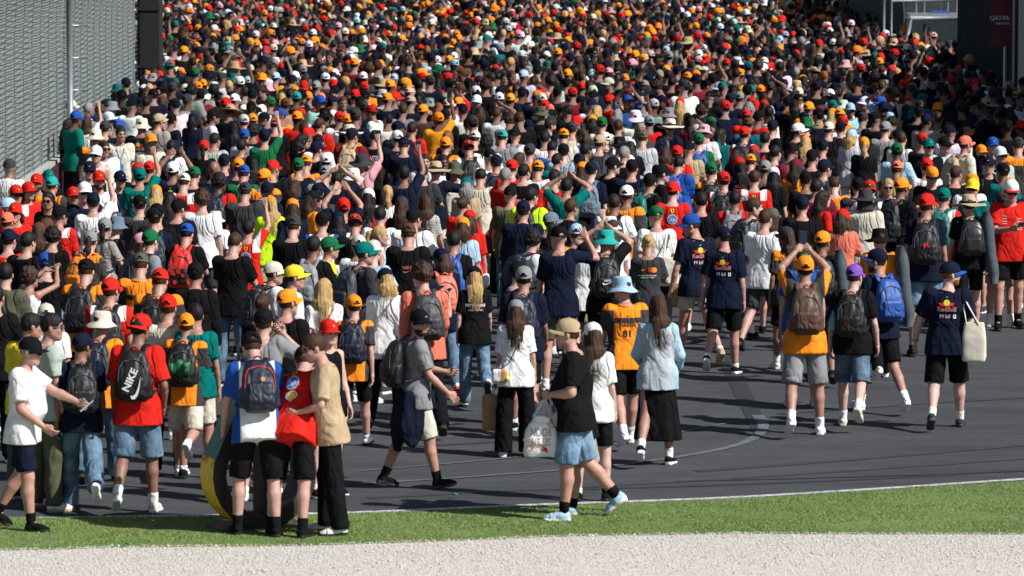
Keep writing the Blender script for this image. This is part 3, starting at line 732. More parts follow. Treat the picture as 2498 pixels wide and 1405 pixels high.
def cap_mb(nseg=28):
    """cap in the head frame, brim forward (+y); slots: dome, brim, button"""
    m = MB(); cx, cy, cz = 0, -.010, .034; a, b, c = .0930, .1160, .120
    rings = [(0.0, 1.0), (.18, .995), (.36, .965), (.54, .9), (.7, .79), (.84, .62), (.94, .4), (.985, .18)]
    V = []
    for (z, r) in rings:
        for k in range(nseg):
            t = 2 * math.pi * k / nseg; seam = 1 - .012 * (abs(math.cos(3 * t)) > .985)
            fr = 1 + .05 * max(0, math.sin(t)) * (z > .2) * (1 - z)
            V.append((cx + a * r * math.cos(t) * seam, cy + b * r * math.sin(t) * seam * fr, cz + c * z))
    V.append((cx, cy, cz + c * 1.0)); top = len(V) - 1
    F = []
    for i in range(len(rings) - 1):
        for k in range(nseg):
            t = 2 * math.pi * (k + .5) / nseg; back = abs(((t - 1.5 * math.pi + math.pi) % (2 * math.pi)) - math.pi)
            if (i == 1 and back < .42) or (i == 2 and back < .2): continue      # half-moon opening above the strap
            k2 = (k + 1) % nseg
            F.append((i * nseg + k, i * nseg + k2, (i + 1) * nseg + k2, (i + 1) * nseg + k))
    for k in range(nseg): F.append(((len(rings) - 1) * nseg + k, (len(rings) - 1) * nseg + (k + 1) % nseg, top))
    m.add(V, F, 0)
    d = MB(); d.lathe([(.0, .012), (.008, .01), (.010, 0)], 8)
    m.add([(x + cx, y + cy, z + cz + c - .004) for x, y, z in d.v], d.f, 0)
    br = MB(); V = []; F = []; nu, nv = 14, 4
    for top_ in (0, 1):
        for i in range(nu + 1):
            t = math.pi * (.5 + (i / nu - .5) * .86); fl = math.cos((i / nu - .5) * math.pi)
            for j in range(nv + 1):
                s = j / nv; ext = .076 * (fl ** .55) * s
                x = cx + (a + .002) * math.cos(t); y = cy + (b + .002) * math.sin(t)
                z = cz + .004 - .012 * s * s - .020 * (1 - fl) * s - .008 * (math.cos(t) ** 2) - (.004 if top_ else 0)
                V.append((x * (1 + .06 * s), y + ext, z))
    q = (nu + 1) * (nv + 1)
    for i in range(nu):
        for j in range(nv):
            A = i * (nv + 1) + j; F.append((A, A + nv + 1, A + nv + 2, A + 1)); F.append((q + A, q + A + 1, q + A + nv + 2, q + A + nv + 1))
        A = i * (nv + 1) + nv; F.append((A, A + nv + 1, q + A + nv + 1, q + A))
    br.add(V, F)
    return m, br
def bucket_mb(wide=False, straw=False):
    m = MB()
    if straw:
        p = [(.0, .158), (.04, .158), (.07, .15), (.085, .12), (.094, .06), (.099, .034), (.15, .022), (.2, .012), (.228, .012), (.229, .007), (.2, .006), (.1, .026)]
        m.lathe([(r_ * 1.03, z_) for r_, z_ in p], 36, sy=1.12, wob=lambda t, r: (.014 * math.sin(2 * t + .6) + .006 * math.sin(5 * t)) * max(0, (r - .1) / .12))
    else:
        w = .19 if wide else .152
        p = [(.0, .142), (.05, .141), (.078, .132), (.086, .12), (.094, .06), (.099, .03), (.115, .012), (w, -.022 if not wide else -.004), (w + .001, -.027 if not wide else -.009), (w - .004, -.028 if not wide else -.010), (.112, .005), (.097, .02)]
        m.lathe([(r_ * 1.03, z_) for r_, z_ in p], 32, sy=1.14, wob=lambda t, r: (.010 * math.sin(2 * t + .9) + .004 * math.sin(5 * t + 1)) * max(0, (r - .1) / .06))
    return m
def band_mb():
    m = MB(); m.lathe([(.0975, .062), (.0985, .062), (.1045, .035), (.1025, .033)], 32, sy=1.13); return m
def beanie_np():
    g = Grid((-.11, -.13, 0), (.11, .13, .17), .009)
    g.ell((0, -.010, .045), (.093, .116, .115), 0); g.cut_plane((0, 0, .012), (0, .1, -1)); return g.mesh()
def shoe_np(h=.009):
    """right shoe; ankle at the origin, toe +y, sole at z=-.078 ; slots: upper, sole"""
    g = Grid((-.06, -.1, -.09), (.06, .23, .04), h)
    g.cone((0, -.022, -.035), (0, .02, -.03), .040, .042, .02); g.cone((0, -.01, -.03), (0, -.005, .022), .04, .037, .02, flat=True)
    g.cone((0, .02, -.03), (.004, .10, -.045), .040, .036, .03); g.cone((.004, .10, -.048), (.003, .155, -.054), .038, .028, .03)
    S, x, y, z = g.sl(g.lo, g.lo + g.n * g.h)
    yy = np.clip((y + .055) / .235, 0, 1)
    wd = np.interp(yy, [0, .15, .45, .75, .92, 1], [.030, .037, .034, .046, .038, .018])
    top = -.058 + .010 * (1 - yy)
    D = np.maximum(np.maximum(np.abs(x - .004) - wd, np.abs(y - .0625) - .1225), np.maximum(z - top, -.078 + .012 * np.clip((yy - .85) / .15, 0, 1) - z))
    g.f = np.minimum(g.f, D.astype(np.float32)); g.cut_plane((0, 0, -.078), (0, 0, -1))
    V, F = g.mesh(); C = V[F].mean(1)
    return V, F, (C[:, 2] < -.052 + .010 * (1 - np.clip((C[:, 1] + .055) / .235, 0, 1))).astype(int)
TM = {}
def T(key):
    if key in TM: return TM[key]
    k = key[0]
    if k == 'hair': V, F = hair_np(key[1], key[2] if len(key) > 2 else .0095); me = mesh_np('hair', V, F)
    elif k == 'cap': a, b = cap_mb(); TM[('cap',)] = a.mesh('cap'); TM[('brim',)] = b.mesh('brim'); return TM[key]
    elif k == 'brim': T(('cap',)); return TM[key]
    elif k == 'bucket': me = bucket_mb(key[1]).mesh('bucket_hat')
    elif k == 'straw': me = bucket_mb(straw=True).mesh('straw_hat')
    elif k == 'band': me = band_mb().mesh('hat_band')
    elif k == 'beanie': V, F = beanie_np(); me = mesh_np('beanie', V, F)
    elif k == 'shoe':
        V, F, mi = shoe_np(key[1])
        if key[2] < 0: V = V * np.array((-1, 1, 1)); F = F[:, ::-1]
        me = mesh_np('shoe', V, F, mi)
    elif k == 'sunglasses':
        m = MB()
        for s in (-1, 1):
            m.box((s * .034, .101, .012), (.026, .004, .017), rot=Matrix.Rotation(-s * .28, 3, 'Z'))
            m.tube([(s * .06, .088, .018), (s * .079, .05, .016), (s * .083, -.01, .012)], .003, 4)
        m.box((0, .108, .016), (.011, .003, .004)); me = m.mesh('sunglasses', False)
    TM[key] = me
    return me

# ---------------------------------------------------------------- a posed figure (reference height 1.75 m, facing +y)
BUILD = dict(m=dict(fat=.25, sh=1.0, hip=1.0, arm=1.0), f=dict(fat=.12, sh=.88, hip=1.03, arm=.82), b=dict(fat=1.0, sh=1.06, hip=1.12, arm=1.18), s=dict(fat=.05, sh=.95, hip=.95, arm=.88))
POSES = {
    'wr': dict(leg=((20, 6, 2, -8), (-17, 26, 2, 28)), arm=(('a', -16, 9, 14), ('a', 20, 9, 26))),
    'wl': dict(leg=((-17, 26, 2, 28), (20, 6, 2, -8)), arm=(('a', 20, 9, 26), ('a', -16, 9, 14))),
    'xr': dict(leg=((8, 4, 2, 0), (-10, 62, 2, 55)), arm=(('a', -8, 11, 18), ('a', 12, 10, 24))),
    'xl': dict(leg=((-10, 62, 2, 55), (8, 4, 2, 0)), arm=(('a', 12, 10, 24), ('a', -8, 11, 18))),
    's': dict(leg=((3, 4, 4, 0), (-2, 3, 4, 0)), arm=(('a', 2, 10, 12), ('a', 4, 9, 16))),
    'p': dict(leg=((3, 4, 4, 0), (-3, 6, 4, 2)), arm=(('t', .07, .33, 1.22, 1, -.6, -1), ('t', -.05, .33, 1.20, -1, -.6, -1)), head=(0, -22)),
    'c': dict(leg=((6, 5, 3, 0), (-6, 10, 4, 6)), arm=(('t', .12, .30, 1.18, 1, -.6, -1), ('a', 6, 10, 20))),
    'u': dict(leg=((3, 4, 4, 0), (-3, 6, 4, 2)), arm=(('t', .20, .22, 1.92, 1, .2, -.4), ('a', 6, 10, 24)), head=(0, 8)),
    'U': dict(leg=((3, 4, 5, 0), (-3, 6, 5, 2)), arm=(('t', .10, .26, 1.86, 1, .1, -.3), ('t', -.10, .26, 1.86, -1, .1, -.3)), head=(0, 8)),
    'h': dict(leg=((3, 4, 4, 0), (-3, 6, 4, 2)), arm=(('t', .09, .10, 1.80, 1, -.1, .1), ('a', 8, 10, 24))),
    'H': dict(leg=((3, 4, 4, 0), (-3, 6, 4, 2)), arm=(('t', .10, .18, 1.76, 1, .1, -.5), ('t', -.10, .18, 1.76, -1, .1, -.5))),
    'e': dict(leg=((3, 4, 4, 0), (-3, 6, 4, 2)), arm=(('a', 75, 60, 8), ('a', 6, 10, 24))),
}
def skeleton(P):
    B = BUILD[P.get('build', 'm')]; J = {}
    lean, twist, roll = [R(a) for a in P.get('torso', (2, 0, 0))]
    O = np.zeros(3); J['O'] = O
    M = rz(twist) @ ry(roll) @ rx(-lean); J['M'] = np.array([M[:, 0], M[:, 1], M[:, 2]])
    J['P'] = np.array([[1, 0, 0], [0, 1, 0], [0, 0, 1.0]])
    u, v, w = J['M']
    nb = O + w * .535; J['nb'] = nb
    low = []
    for s, side in ((1, 'r'), (-1, 'l')):
        f, k, a, q = [R(x) for x in P['leg'][0 if s > 0 else 1]]
        hj = np.array((s * .092 * B['hip'], 0, -.02))
        d = np.array((s * math.sin(a), math.sin(f) * math.cos(a), -math.cos(f) * math.cos(a)))
        kn = hj + d * .425; f2 = f - k
        d2 = np.array((s * math.sin(a) * .4, math.sin(f2), -math.cos(f2))); d2 = nrm(d2)
        an = kn + d2 * .425
        yaw = R(P.get('toe', 9)) * -s
        Mf = rz(yaw) @ rx(-q)
        J['hip' + side], J['knee' + side], J['ank' + side], J['foot' + side] = hj, kn, an, Mf
        for pt in ((0, -.06, -.078), (0, .13, -.078), (0, .185, -.066)): low.append((an + Mf @ np.array(pt))[2])
        sj = O + w * .466 + u * s * .162 * B['sh'] - v * .01
        A = P['arm'][0 if s > 0 else 1]
        la, lb = .285, .25
        if A[0] == 'a':
            fl, ab, el = [R(x) for x in A[1:4]]
            d = np.array((s * math.sin(ab), math.sin(fl) * math.cos(ab), -math.cos(fl) * math.cos(ab)))
            eb = sj + d * la
            f3 = fl + el; d3 = np.array((s * math.sin(ab) * .35, math.sin(f3), -math.cos(f3))); d3 = nrm(d3)
            if len(A) > 4: d3 = nrm(d3 + np.array((-s * A[4], 0, 0)))
            wr = eb + d3 * lb
        else:
            tg = np.array(A[1:4], float) - np.array((0, 0, .955))
            if tg[2] > .55: sj = sj + w * .045 - u * s * .02
            pole = np.array(A[4:7], float)
            D = tg - sj; dist = min(np.linalg.norm(D), (la + lb) * .985); dn = nrm(D)
            x = (la * la - lb * lb + dist * dist) / (2 * dist); hgt = math.sqrt(max(la * la - x * x, 0))
            pp = nrm(pole - dn * (pole @ dn)); eb = sj + dn * x + pp * hgt; wr = sj + dn * dist
        J['sh' + side], J['elb' + side], J['wri' + side] = sj, eb, wr
        # hand frame: -z along forearm, palm side
        zc = nrm(eb - wr)
        fw = np.array((0, 1.0, 0.0)); 
        if A[0] == 't' and (wr - sj)[2] > .1: fw = np.array((-s * 1.0, .2, .0))
        elif A[0] == 't': fw = np.array((0, .3, 1.0))
        yc = nrm(fw - zc * (fw @ zc)); xc = np.cross(yc, zc)
        if P.get('hrot'):
            an_ = R(P['hrot'][0 if s > 0 else 1]); yc, xc = yc * math.cos(an_) + xc * math.sin(an_), xc * math.cos(an_) - yc * math.sin(an_)
        J['hand' + side] = np.array([xc, yc, zc]).T
    dz = -min(low); J['dz'] = dz
    for k in list(J):
        if isinstance(J[k], np.ndarray) and J[k].shape == (3,): J[k] = J[k] + np.array((0, 0, dz))
    yw, pt = P.get('head', (0, -4))
    Mh = rz(R(-yw)) @ rx(R(pt))
    J['Mh'] = Mh; J['hc'] = J['nb'] + w * .058 + v * .012 + Mh @ np.array((0, .03, .092))
    return J
def TORSO(B, inf=0.0, hem=None, loose=0.0):
    f, hp = B['fat'], B['hip']; sh = B['sh']
    w = [-.12, -.03, .04, .14, .25, .36, .43, .475, .51, .545]
    a = [.150 * hp, .160 * hp, .158 * hp, .136 + .045 * f, .140 + .032 * f, .160 * sh + .02 * f, .166 * sh, .150 * sh, .095, .058]
    b = [.100, .112, .110, .092 + .062 * f, .098 + .05 * f, .112 + .018 * f, .108, .094, .075, .058]
    c = [-.01, -.008, 0, .008 + .03 * f, .008 + .024 * f, .004, -.004, -.012, -.018, -.02]
    a = [x + inf for x in a]; b = [x + inf for x in b]
    return w, a, b, c
def bbox(J, m=.16):
    P = np.array([J[k] for k in J if isinstance(J[k], np.ndarray) and J[k].shape == (3,)])
    return P.min(0) - m, P.max(0) + m
def make_body(P, J, h, hh, beard=False):
    B = BUILD[P.get('build', 'm')]; lo, hi = bbox(J); lo[2] = -.02
    g = Grid(lo, hi, h); am = B['arm']
    w, a, b, c = TORSO(B); g.prof(J['O'], J['M'], w, a, b, c, .0)
    g.cone(J['nb'] - J['M'][2] * .08, J['hc'] + J['Mh'] @ np.array((0, -.02, -.06)), .066, .052, .03)
    for s in 'rl':
        S, E, Wr = J['sh' + s], J['elb' + s], J['wri' + s]
        g.cone(J['nb'] - J['M'][2] * .065, S, .042, .05 * am, .03)
        g.cone(S, E, .050 * am, .037 * am, .03); m = E + (Wr - E) * .3
        g.cone(E, m, .036 * am, .040 * am, .01); g.cone(m, Wr, .040 * am, .026 * (.5 + .5 * am), .01)
        H, K, A = J['hip' + s], J['knee' + s], J['ank' + s]; fl = 1 + .12 * B['fat']
        g.cone(H, K, .084 * fl, .056 * fl, .03); m = K + (A - K) * .32 - np.array((0, .012, 0)); g.cone(K, m, .053 * fl, .056 * fl, .02)
        g.cone(m, A, .055 * fl, .035, .015); g.cone(A, A + J['foot' + s] @ np.array((0, .11, -.045)), .034, .024, .02)
    V, F = g.mesh(); F = quads(F); mi = np.zeros(len(F), int)
    hd = T_head(hh, beard); sc = HS
    parts = [(hd[0] * sc @ J['Mh'].T + J['hc'], hd[1], hd[2])]
    for i, s in enumerate('rl'):
        hv, hf = T_hand(P.get('hands', ('relax', 'relax'))[i], .0075 if h < .0215 else .0105)
        if s == 'l': hv = hv * np.array((-1, 1, 1)); hf = hf[:, ::-1]
        parts.append((hv * (.95 if am > .85 else .86) @ J['hand' + s].T + J['wri' + s], hf, np.zeros(len(hf), int)))
    Vs, Fs, Ms, n = [V], [F], [mi], len(V)
    for v, f, m in parts: Vs.append(v); Fs.append(f + n); Ms.append(m); n += len(v)
    return np.concatenate(Vs), np.concatenate(Fs), np.concatenate(Ms)
def make_top(P, J, kind, h, seed):
    B = BUILD[P.get('build', 'm')]; lo, hi = bbox(J, .2); lo[2] = J['O'][2] - .3
    g = Grid(lo, hi, h); lo_ = P.get('loose', .5)
    inf = .010 + .010 * lo_ if kind != 'v' else .009
    w, a, b, c = TORSO(B, inf)
    hem = P.get('hem', -.115 - .045 * lo_)
    a = list(a); b = list(b)
    for i in range(4):                       # cloth hangs from chest / hips instead of following the waist
        k_ = .35 + .6 * lo_; a[i] = max(a[i], a[5] * (1 - .0) * k_ + a[i] * (1 - k_)); b[i] = max(b[i], (b[5] + .004) * k_ + b[i] * (1 - k_))
    w = [hem] + [x for x in w[1:-1]]; a = [a[0] + .020, a[1] + .010, a[2] + .006] + a[3:-1]; b = [b[0] + .026, b[1] + .014, b[2] + .008] + b[3:-1]; c = c[:-1]
    if w[0] > w[1]: w[0] = w[1] - .01
    g.prof(J['O'], J['M'], w, a, b, c, .0, p=2.6)
    am = B['arm']; fl_ = 1 + .12 * B['fat']
    for s in 'rl':
        Hj, Kn = J['hip' + s], J['knee' + s]; g.cone(Hj + np.array((0, 0, .03)), Hj + (Kn - Hj) * .3, .098 * fl_ + .022, .096 * fl_ + .022, .03)
    g.cut_plane(J['O'] + J['M'][2] * hem, -J['M'][2])
    for s in 'rl':
        S, E, Wr = J['sh' + s], J['elb' + s], J['wri' + s]
        if kind == 'v': g.cone(J['nb'] - J['M'][2] * .075, S * .62 + J['nb'] * .38 - J['M'][2] * .03, .045, .05, .03); continue
        g.cone(J['nb'] - J['M'][2] * .07, S, .046 + inf * .6, .056 * am + inf * .8, .04)
        if kind == 't':
            fr = .62 + .22 * lo_; d = nrm(E - S); q = S + (E - S) * fr; r2 = .058 * am + .010 + .013 * lo_
            g.cone(S - d * .01, q - np.array((0, 0, .006)), .058 * am + inf, r2, .045, flat=True)
        else:
            q = Wr + (E - Wr) * .03
            g.cone(S, E, .058 * am + inf, .054 * am + inf * .7, .045); g.cone(E, q, .054 * am + inf * .7, .040 + inf * .4, .02, flat=True)
    if kind == 'h':
        nb = J['nb']; v = J['M'][1]; g.cone(nb - v * .065 - J['M'][2] * .03 + J['M'][0] * .05, nb - v * .065 - J['M'][2] * .03 - J['M'][0] * .05, .042, .042, .04)
        g.cone(nb - v * .085 - J['M'][2] * .09, nb - v * .07 - J['M'][2] * .03, .03, .04, .05)
    V, F = g.mesh()
    return folds(V, F, .013 + .007 * lo_, seed, .55), F
def make_bottom(P, J, kind, h, seed):
    B = BUILD[P.get('build', 'm')]; lo, hi = bbox(J, .16); lo[2] = 0.0; hi[2] = J['O'][2] + .2
    wide = P.get('wide', .4)
    g = Grid(lo, hi, h); w, a, b, c = TORSO(B, .005)
    g.prof(J['O'], J['P'], [-.11, -.03, .03, .06], [a[0], a[1], a[2] - .004, a[2] - .012], [b[0], b[1], b[2] - .004, b[2] - .010], c[:4], 0)
    if kind == 'k':          # long skirt
        g2 = g; ws = [-.68, -.45, -.2, 0, .05]; g.prof(J['O'], J['P'], ws, [.245, .215, .19, .172, .16], [.2, .175, .14, .122, .115], [0, 0, -.01, -.008, 0], .02, p=2)
        V, F = g.mesh(); V = V.copy()
        t = np.arctan2(V[:, 1], V[:, 0]); dn = np.clip((J['O'][2] - V[:, 2]) / .7, 0, 1); V[:, :2] *= (1 + .07 * np.sin(9 * t + 3 * np.sin(2 * t)) * dn)[:, None]
        return V, F
    for s in 'rl':
        H, K, A = J['hip' + s], J['knee' + s], J['ank' + s]; fl = 1 + .12 * B['fat']
        if kind in 'sd':
            fr = P.get('slen', .88); q = H + (K - H) * min(fr, 1.06)
            if True: g.cone(H + np.array((0, 0, .02)), q, .098 * fl, .080 * fl + .025 * wide, .03, flat=True)
            else: g.cone(H, K, .098 * fl, .088 * fl + .02 * wide, .03); g.cone(K, q, .088 * fl + .02 * wide, .085 * fl + .03 * wide, .02, flat=True)
        else:
            g.cone(H, K, .098 * fl, .068 * fl + .03 * wide, .03); q = A + (K - A) * .02 - np.array((0, 0, .03))
            q[2] = max(q[2], .035)
            g.cone(K, q, .068 * fl + .03 * wide, .056 + .05 * wide, .03, flat=True)
    V, F = g.mesh()
    return folds(V, F, .014, seed + 11, .62), F
def make_sock(P, J, s, h=.012, top=.22):
    A, K = J['ank' + s], J['knee' + s]; q = A + (K - A) * top
    lo = np.minimum(A, q) - .08; hi = np.maximum(A, q) + .08; g = Grid(lo, hi, h); m = K + (A - K) * .32 - np.array((0, .012, 0))
    t = (1 - top - .32) / .68 if top < .68 else 0
    g.cone(A - nrm(q - A) * .03, q, .041, .035 + .020 * (1 - t) + .006, .0, flat=True); return g.mesh()
# ---------------------------------------------------------------- who stands where (head-top pixel of the photograph -> ground point)
POSES.update({
    'F1': dict(leg=((9, 5, 3, -2), (-8, 24, 3, 26)), arm=(('a', 6, 12, 44, .3), ('t', -.12, .50, 1.16, -1, -.4, -1)), hands=('relax', 'hold'), head=(6, -10), loose=.6),
    'F2': dict(leg=((-22, 45, 2, 55), (16, 4, 2, -4)), arm=(('a', 8, 8, 18), ('a', -10, 12, 14)), wide=.8),
    'F3': dict(leg=((2, 3, 4, 0), (-12, 30, 4, 32)), arm=(('a', -6, 16, 40, .2), ('a', 6, 10, 10)), loose=1, slen=1.02, wide=.9),
    'F4': dict(leg=((-20, 62, 2, 50), (14, 4, 2, -2)), arm=(('a', 16, 12, 55), ('a', -8, 10, 14)), loose=.8, slen=.95, wide=.6),
    'F11': dict(leg=((15, 4, 4, -10), (-13, 12, 4, 14)), arm=(('a', 16, 10, 30), ('t', -.12, .36, 1.14, -1, -.5, -1)), hands=('relax', 'hold'), head=(72, -6), loose=.7, slen=1.0, wide=.7),
    'F14': dict(leg=((-11, 30, 4, 36), (8, 5, 4, -2)), arm=(('t', .10, .26, 1.10, 1, -.6, -1), ('t', -.12, .20, 1.12, -1, -.9, -.6)), hands=('grip', 'grip'), head=(0, -4), loose=.9, slen=1.0, wide=.8),
    'F16': dict(leg=((4, 4, 2, 0), (-16, 30, 2, 30)), arm=(('a', 10, 16, 42, .25), ('a', 8, 18, 50, .25)), loose=1),
    'tan': dict(leg=((4, 4, 5, 0), (-4, 4, 5, 0)), arm=(('t', .16, .26, 1.06, 1, -.6, -1), ('t', -.15, .28, 1.08, -1, -.6, -1)), head=(-8, -18), torso=(6, 0, 0), loose=.9, wide=.6),
    'bendA': dict(leg=((-6, 6, 5, 0), (8, 12, 8, 0)), arm=(('t', .05, .48, 1.02, 1, -.3, -1), ('a', 6, 16, 20)), torso=(20, 4, 0), head=(-14, -34), loose=.6, hem=-.15, slen=1.02, wide=.5),
    'bendR': dict(leg=((-8, 4, 5, 0), (-4, 6, 8, 0)), arm=(('t', .10, .55, .85, 1, -.3, -1), ('t', -.20, .55, .82, -1, -.3, -1)), torso=(36, -10, -12), head=(-20, -40), loose=.4, hem=-.15, slen=1.0, wide=.5),
    'tote': dict(leg=((16, 4, 3, -4), (-12, 30, 3, 34)), arm=(('a', 0, 14, 40), ('a', 8, 26, 16)), head=(64, -4), loose=.8, slen=1.0, wide=.7),
    'rb1': dict(leg=((-16, 30, 2, 36), (16, 4, 2, -2)), arm=(('a', 8, 14, 14), ('a', 0, 18, 16)), hands=('relax', 'grip'), head=(62, -14), slen=.62, wide=.5),
    'rb2': dict(leg=((10, 4, 2, 0), (-20, 30, 2, 40)), arm=(('a', -4, 10, 16), ('a', -8, 14, 14)), hands=('relax', 'grip'), head=(-58, -8), slen=.92, wide=.5),
    'boy': dict(leg=((-26, 50, 2, 50), (14, 4, 2, -2)), arm=(('t', .12, .22, 1.26, 1, -.8, -1), ('a', 5, 10, 16)), hands=('grip', 'relax'), head=(46, -2), loose=.8, slen=.98, wide=.8),
    'pho': dict(leg=((4, 4, 6, 0), (-14, 28, 6, 30)), arm=(('t', .07, .32, 1.80, 1, .15, -.25), ('t', -.07, .32, 1.80, -1, .15, -.25)), hands=('hold', 'hold'), head=(0, 6), loose=.5, slen=.98, wide=.9),
    'pur': dict(leg=((-18, 40, 2, 46), (14, 4, 2, -2)), arm=(('a', 4, 14, 20), ('a', -4, 12, 18)), head=(18, -6), loose=.5, slen=1.0, wide=.7),
    'nav': dict(leg=((6, 4, 6, 0), (-2, 4, 6, 0)), arm=(('t', .28, .22, 1.62, 1, -.1, -.8), ('a', 8, 12, 30)), hands=('flat', 'relax'), loose=.7),
    'two': dict(leg=((10, 4, 2, 0), (-14, 34, 2, 36)), arm=(('a', 16, 10, 60), ('a', 2, 10, 16))),
    'red': dict(leg=((6, 4, 4, 0), (-6, 8, 4, 2)), arm=(('t', .04, .34, 1.22, 1, -.6, -1), ('a', 6, 12, 24)), hands=('hold', 'relax'), head=(0, -14), slen=.8),
    'sing': dict(leg=((3, 4, 4, 0), (-3, 6, 4, 2)), arm=(('t', .16, .42, 1.72, 1, .1, -.5), ('t', .0, .42, 1.70, -1, .1, -.5)), hands=('hold', 'hold'), head=(18, 6)),
    'cam': dict(leg=((3, 4, 4, 0), (-12, 14, 4, 6)), arm=(('t', .16, .24, 1.52, 1, -.2, -1), ('t', .04, .26, 1.50, -1, -.2, -1)), hands=('hold', 'hold'), head=(0, -2)),
    'point': dict(leg=((3, 4, 4, 0), (-3, 6, 4, 2)), arm=(('a', 88, 10, 6), ('a', 6, 10, 20)), hands=('flat', 'relax')),
})
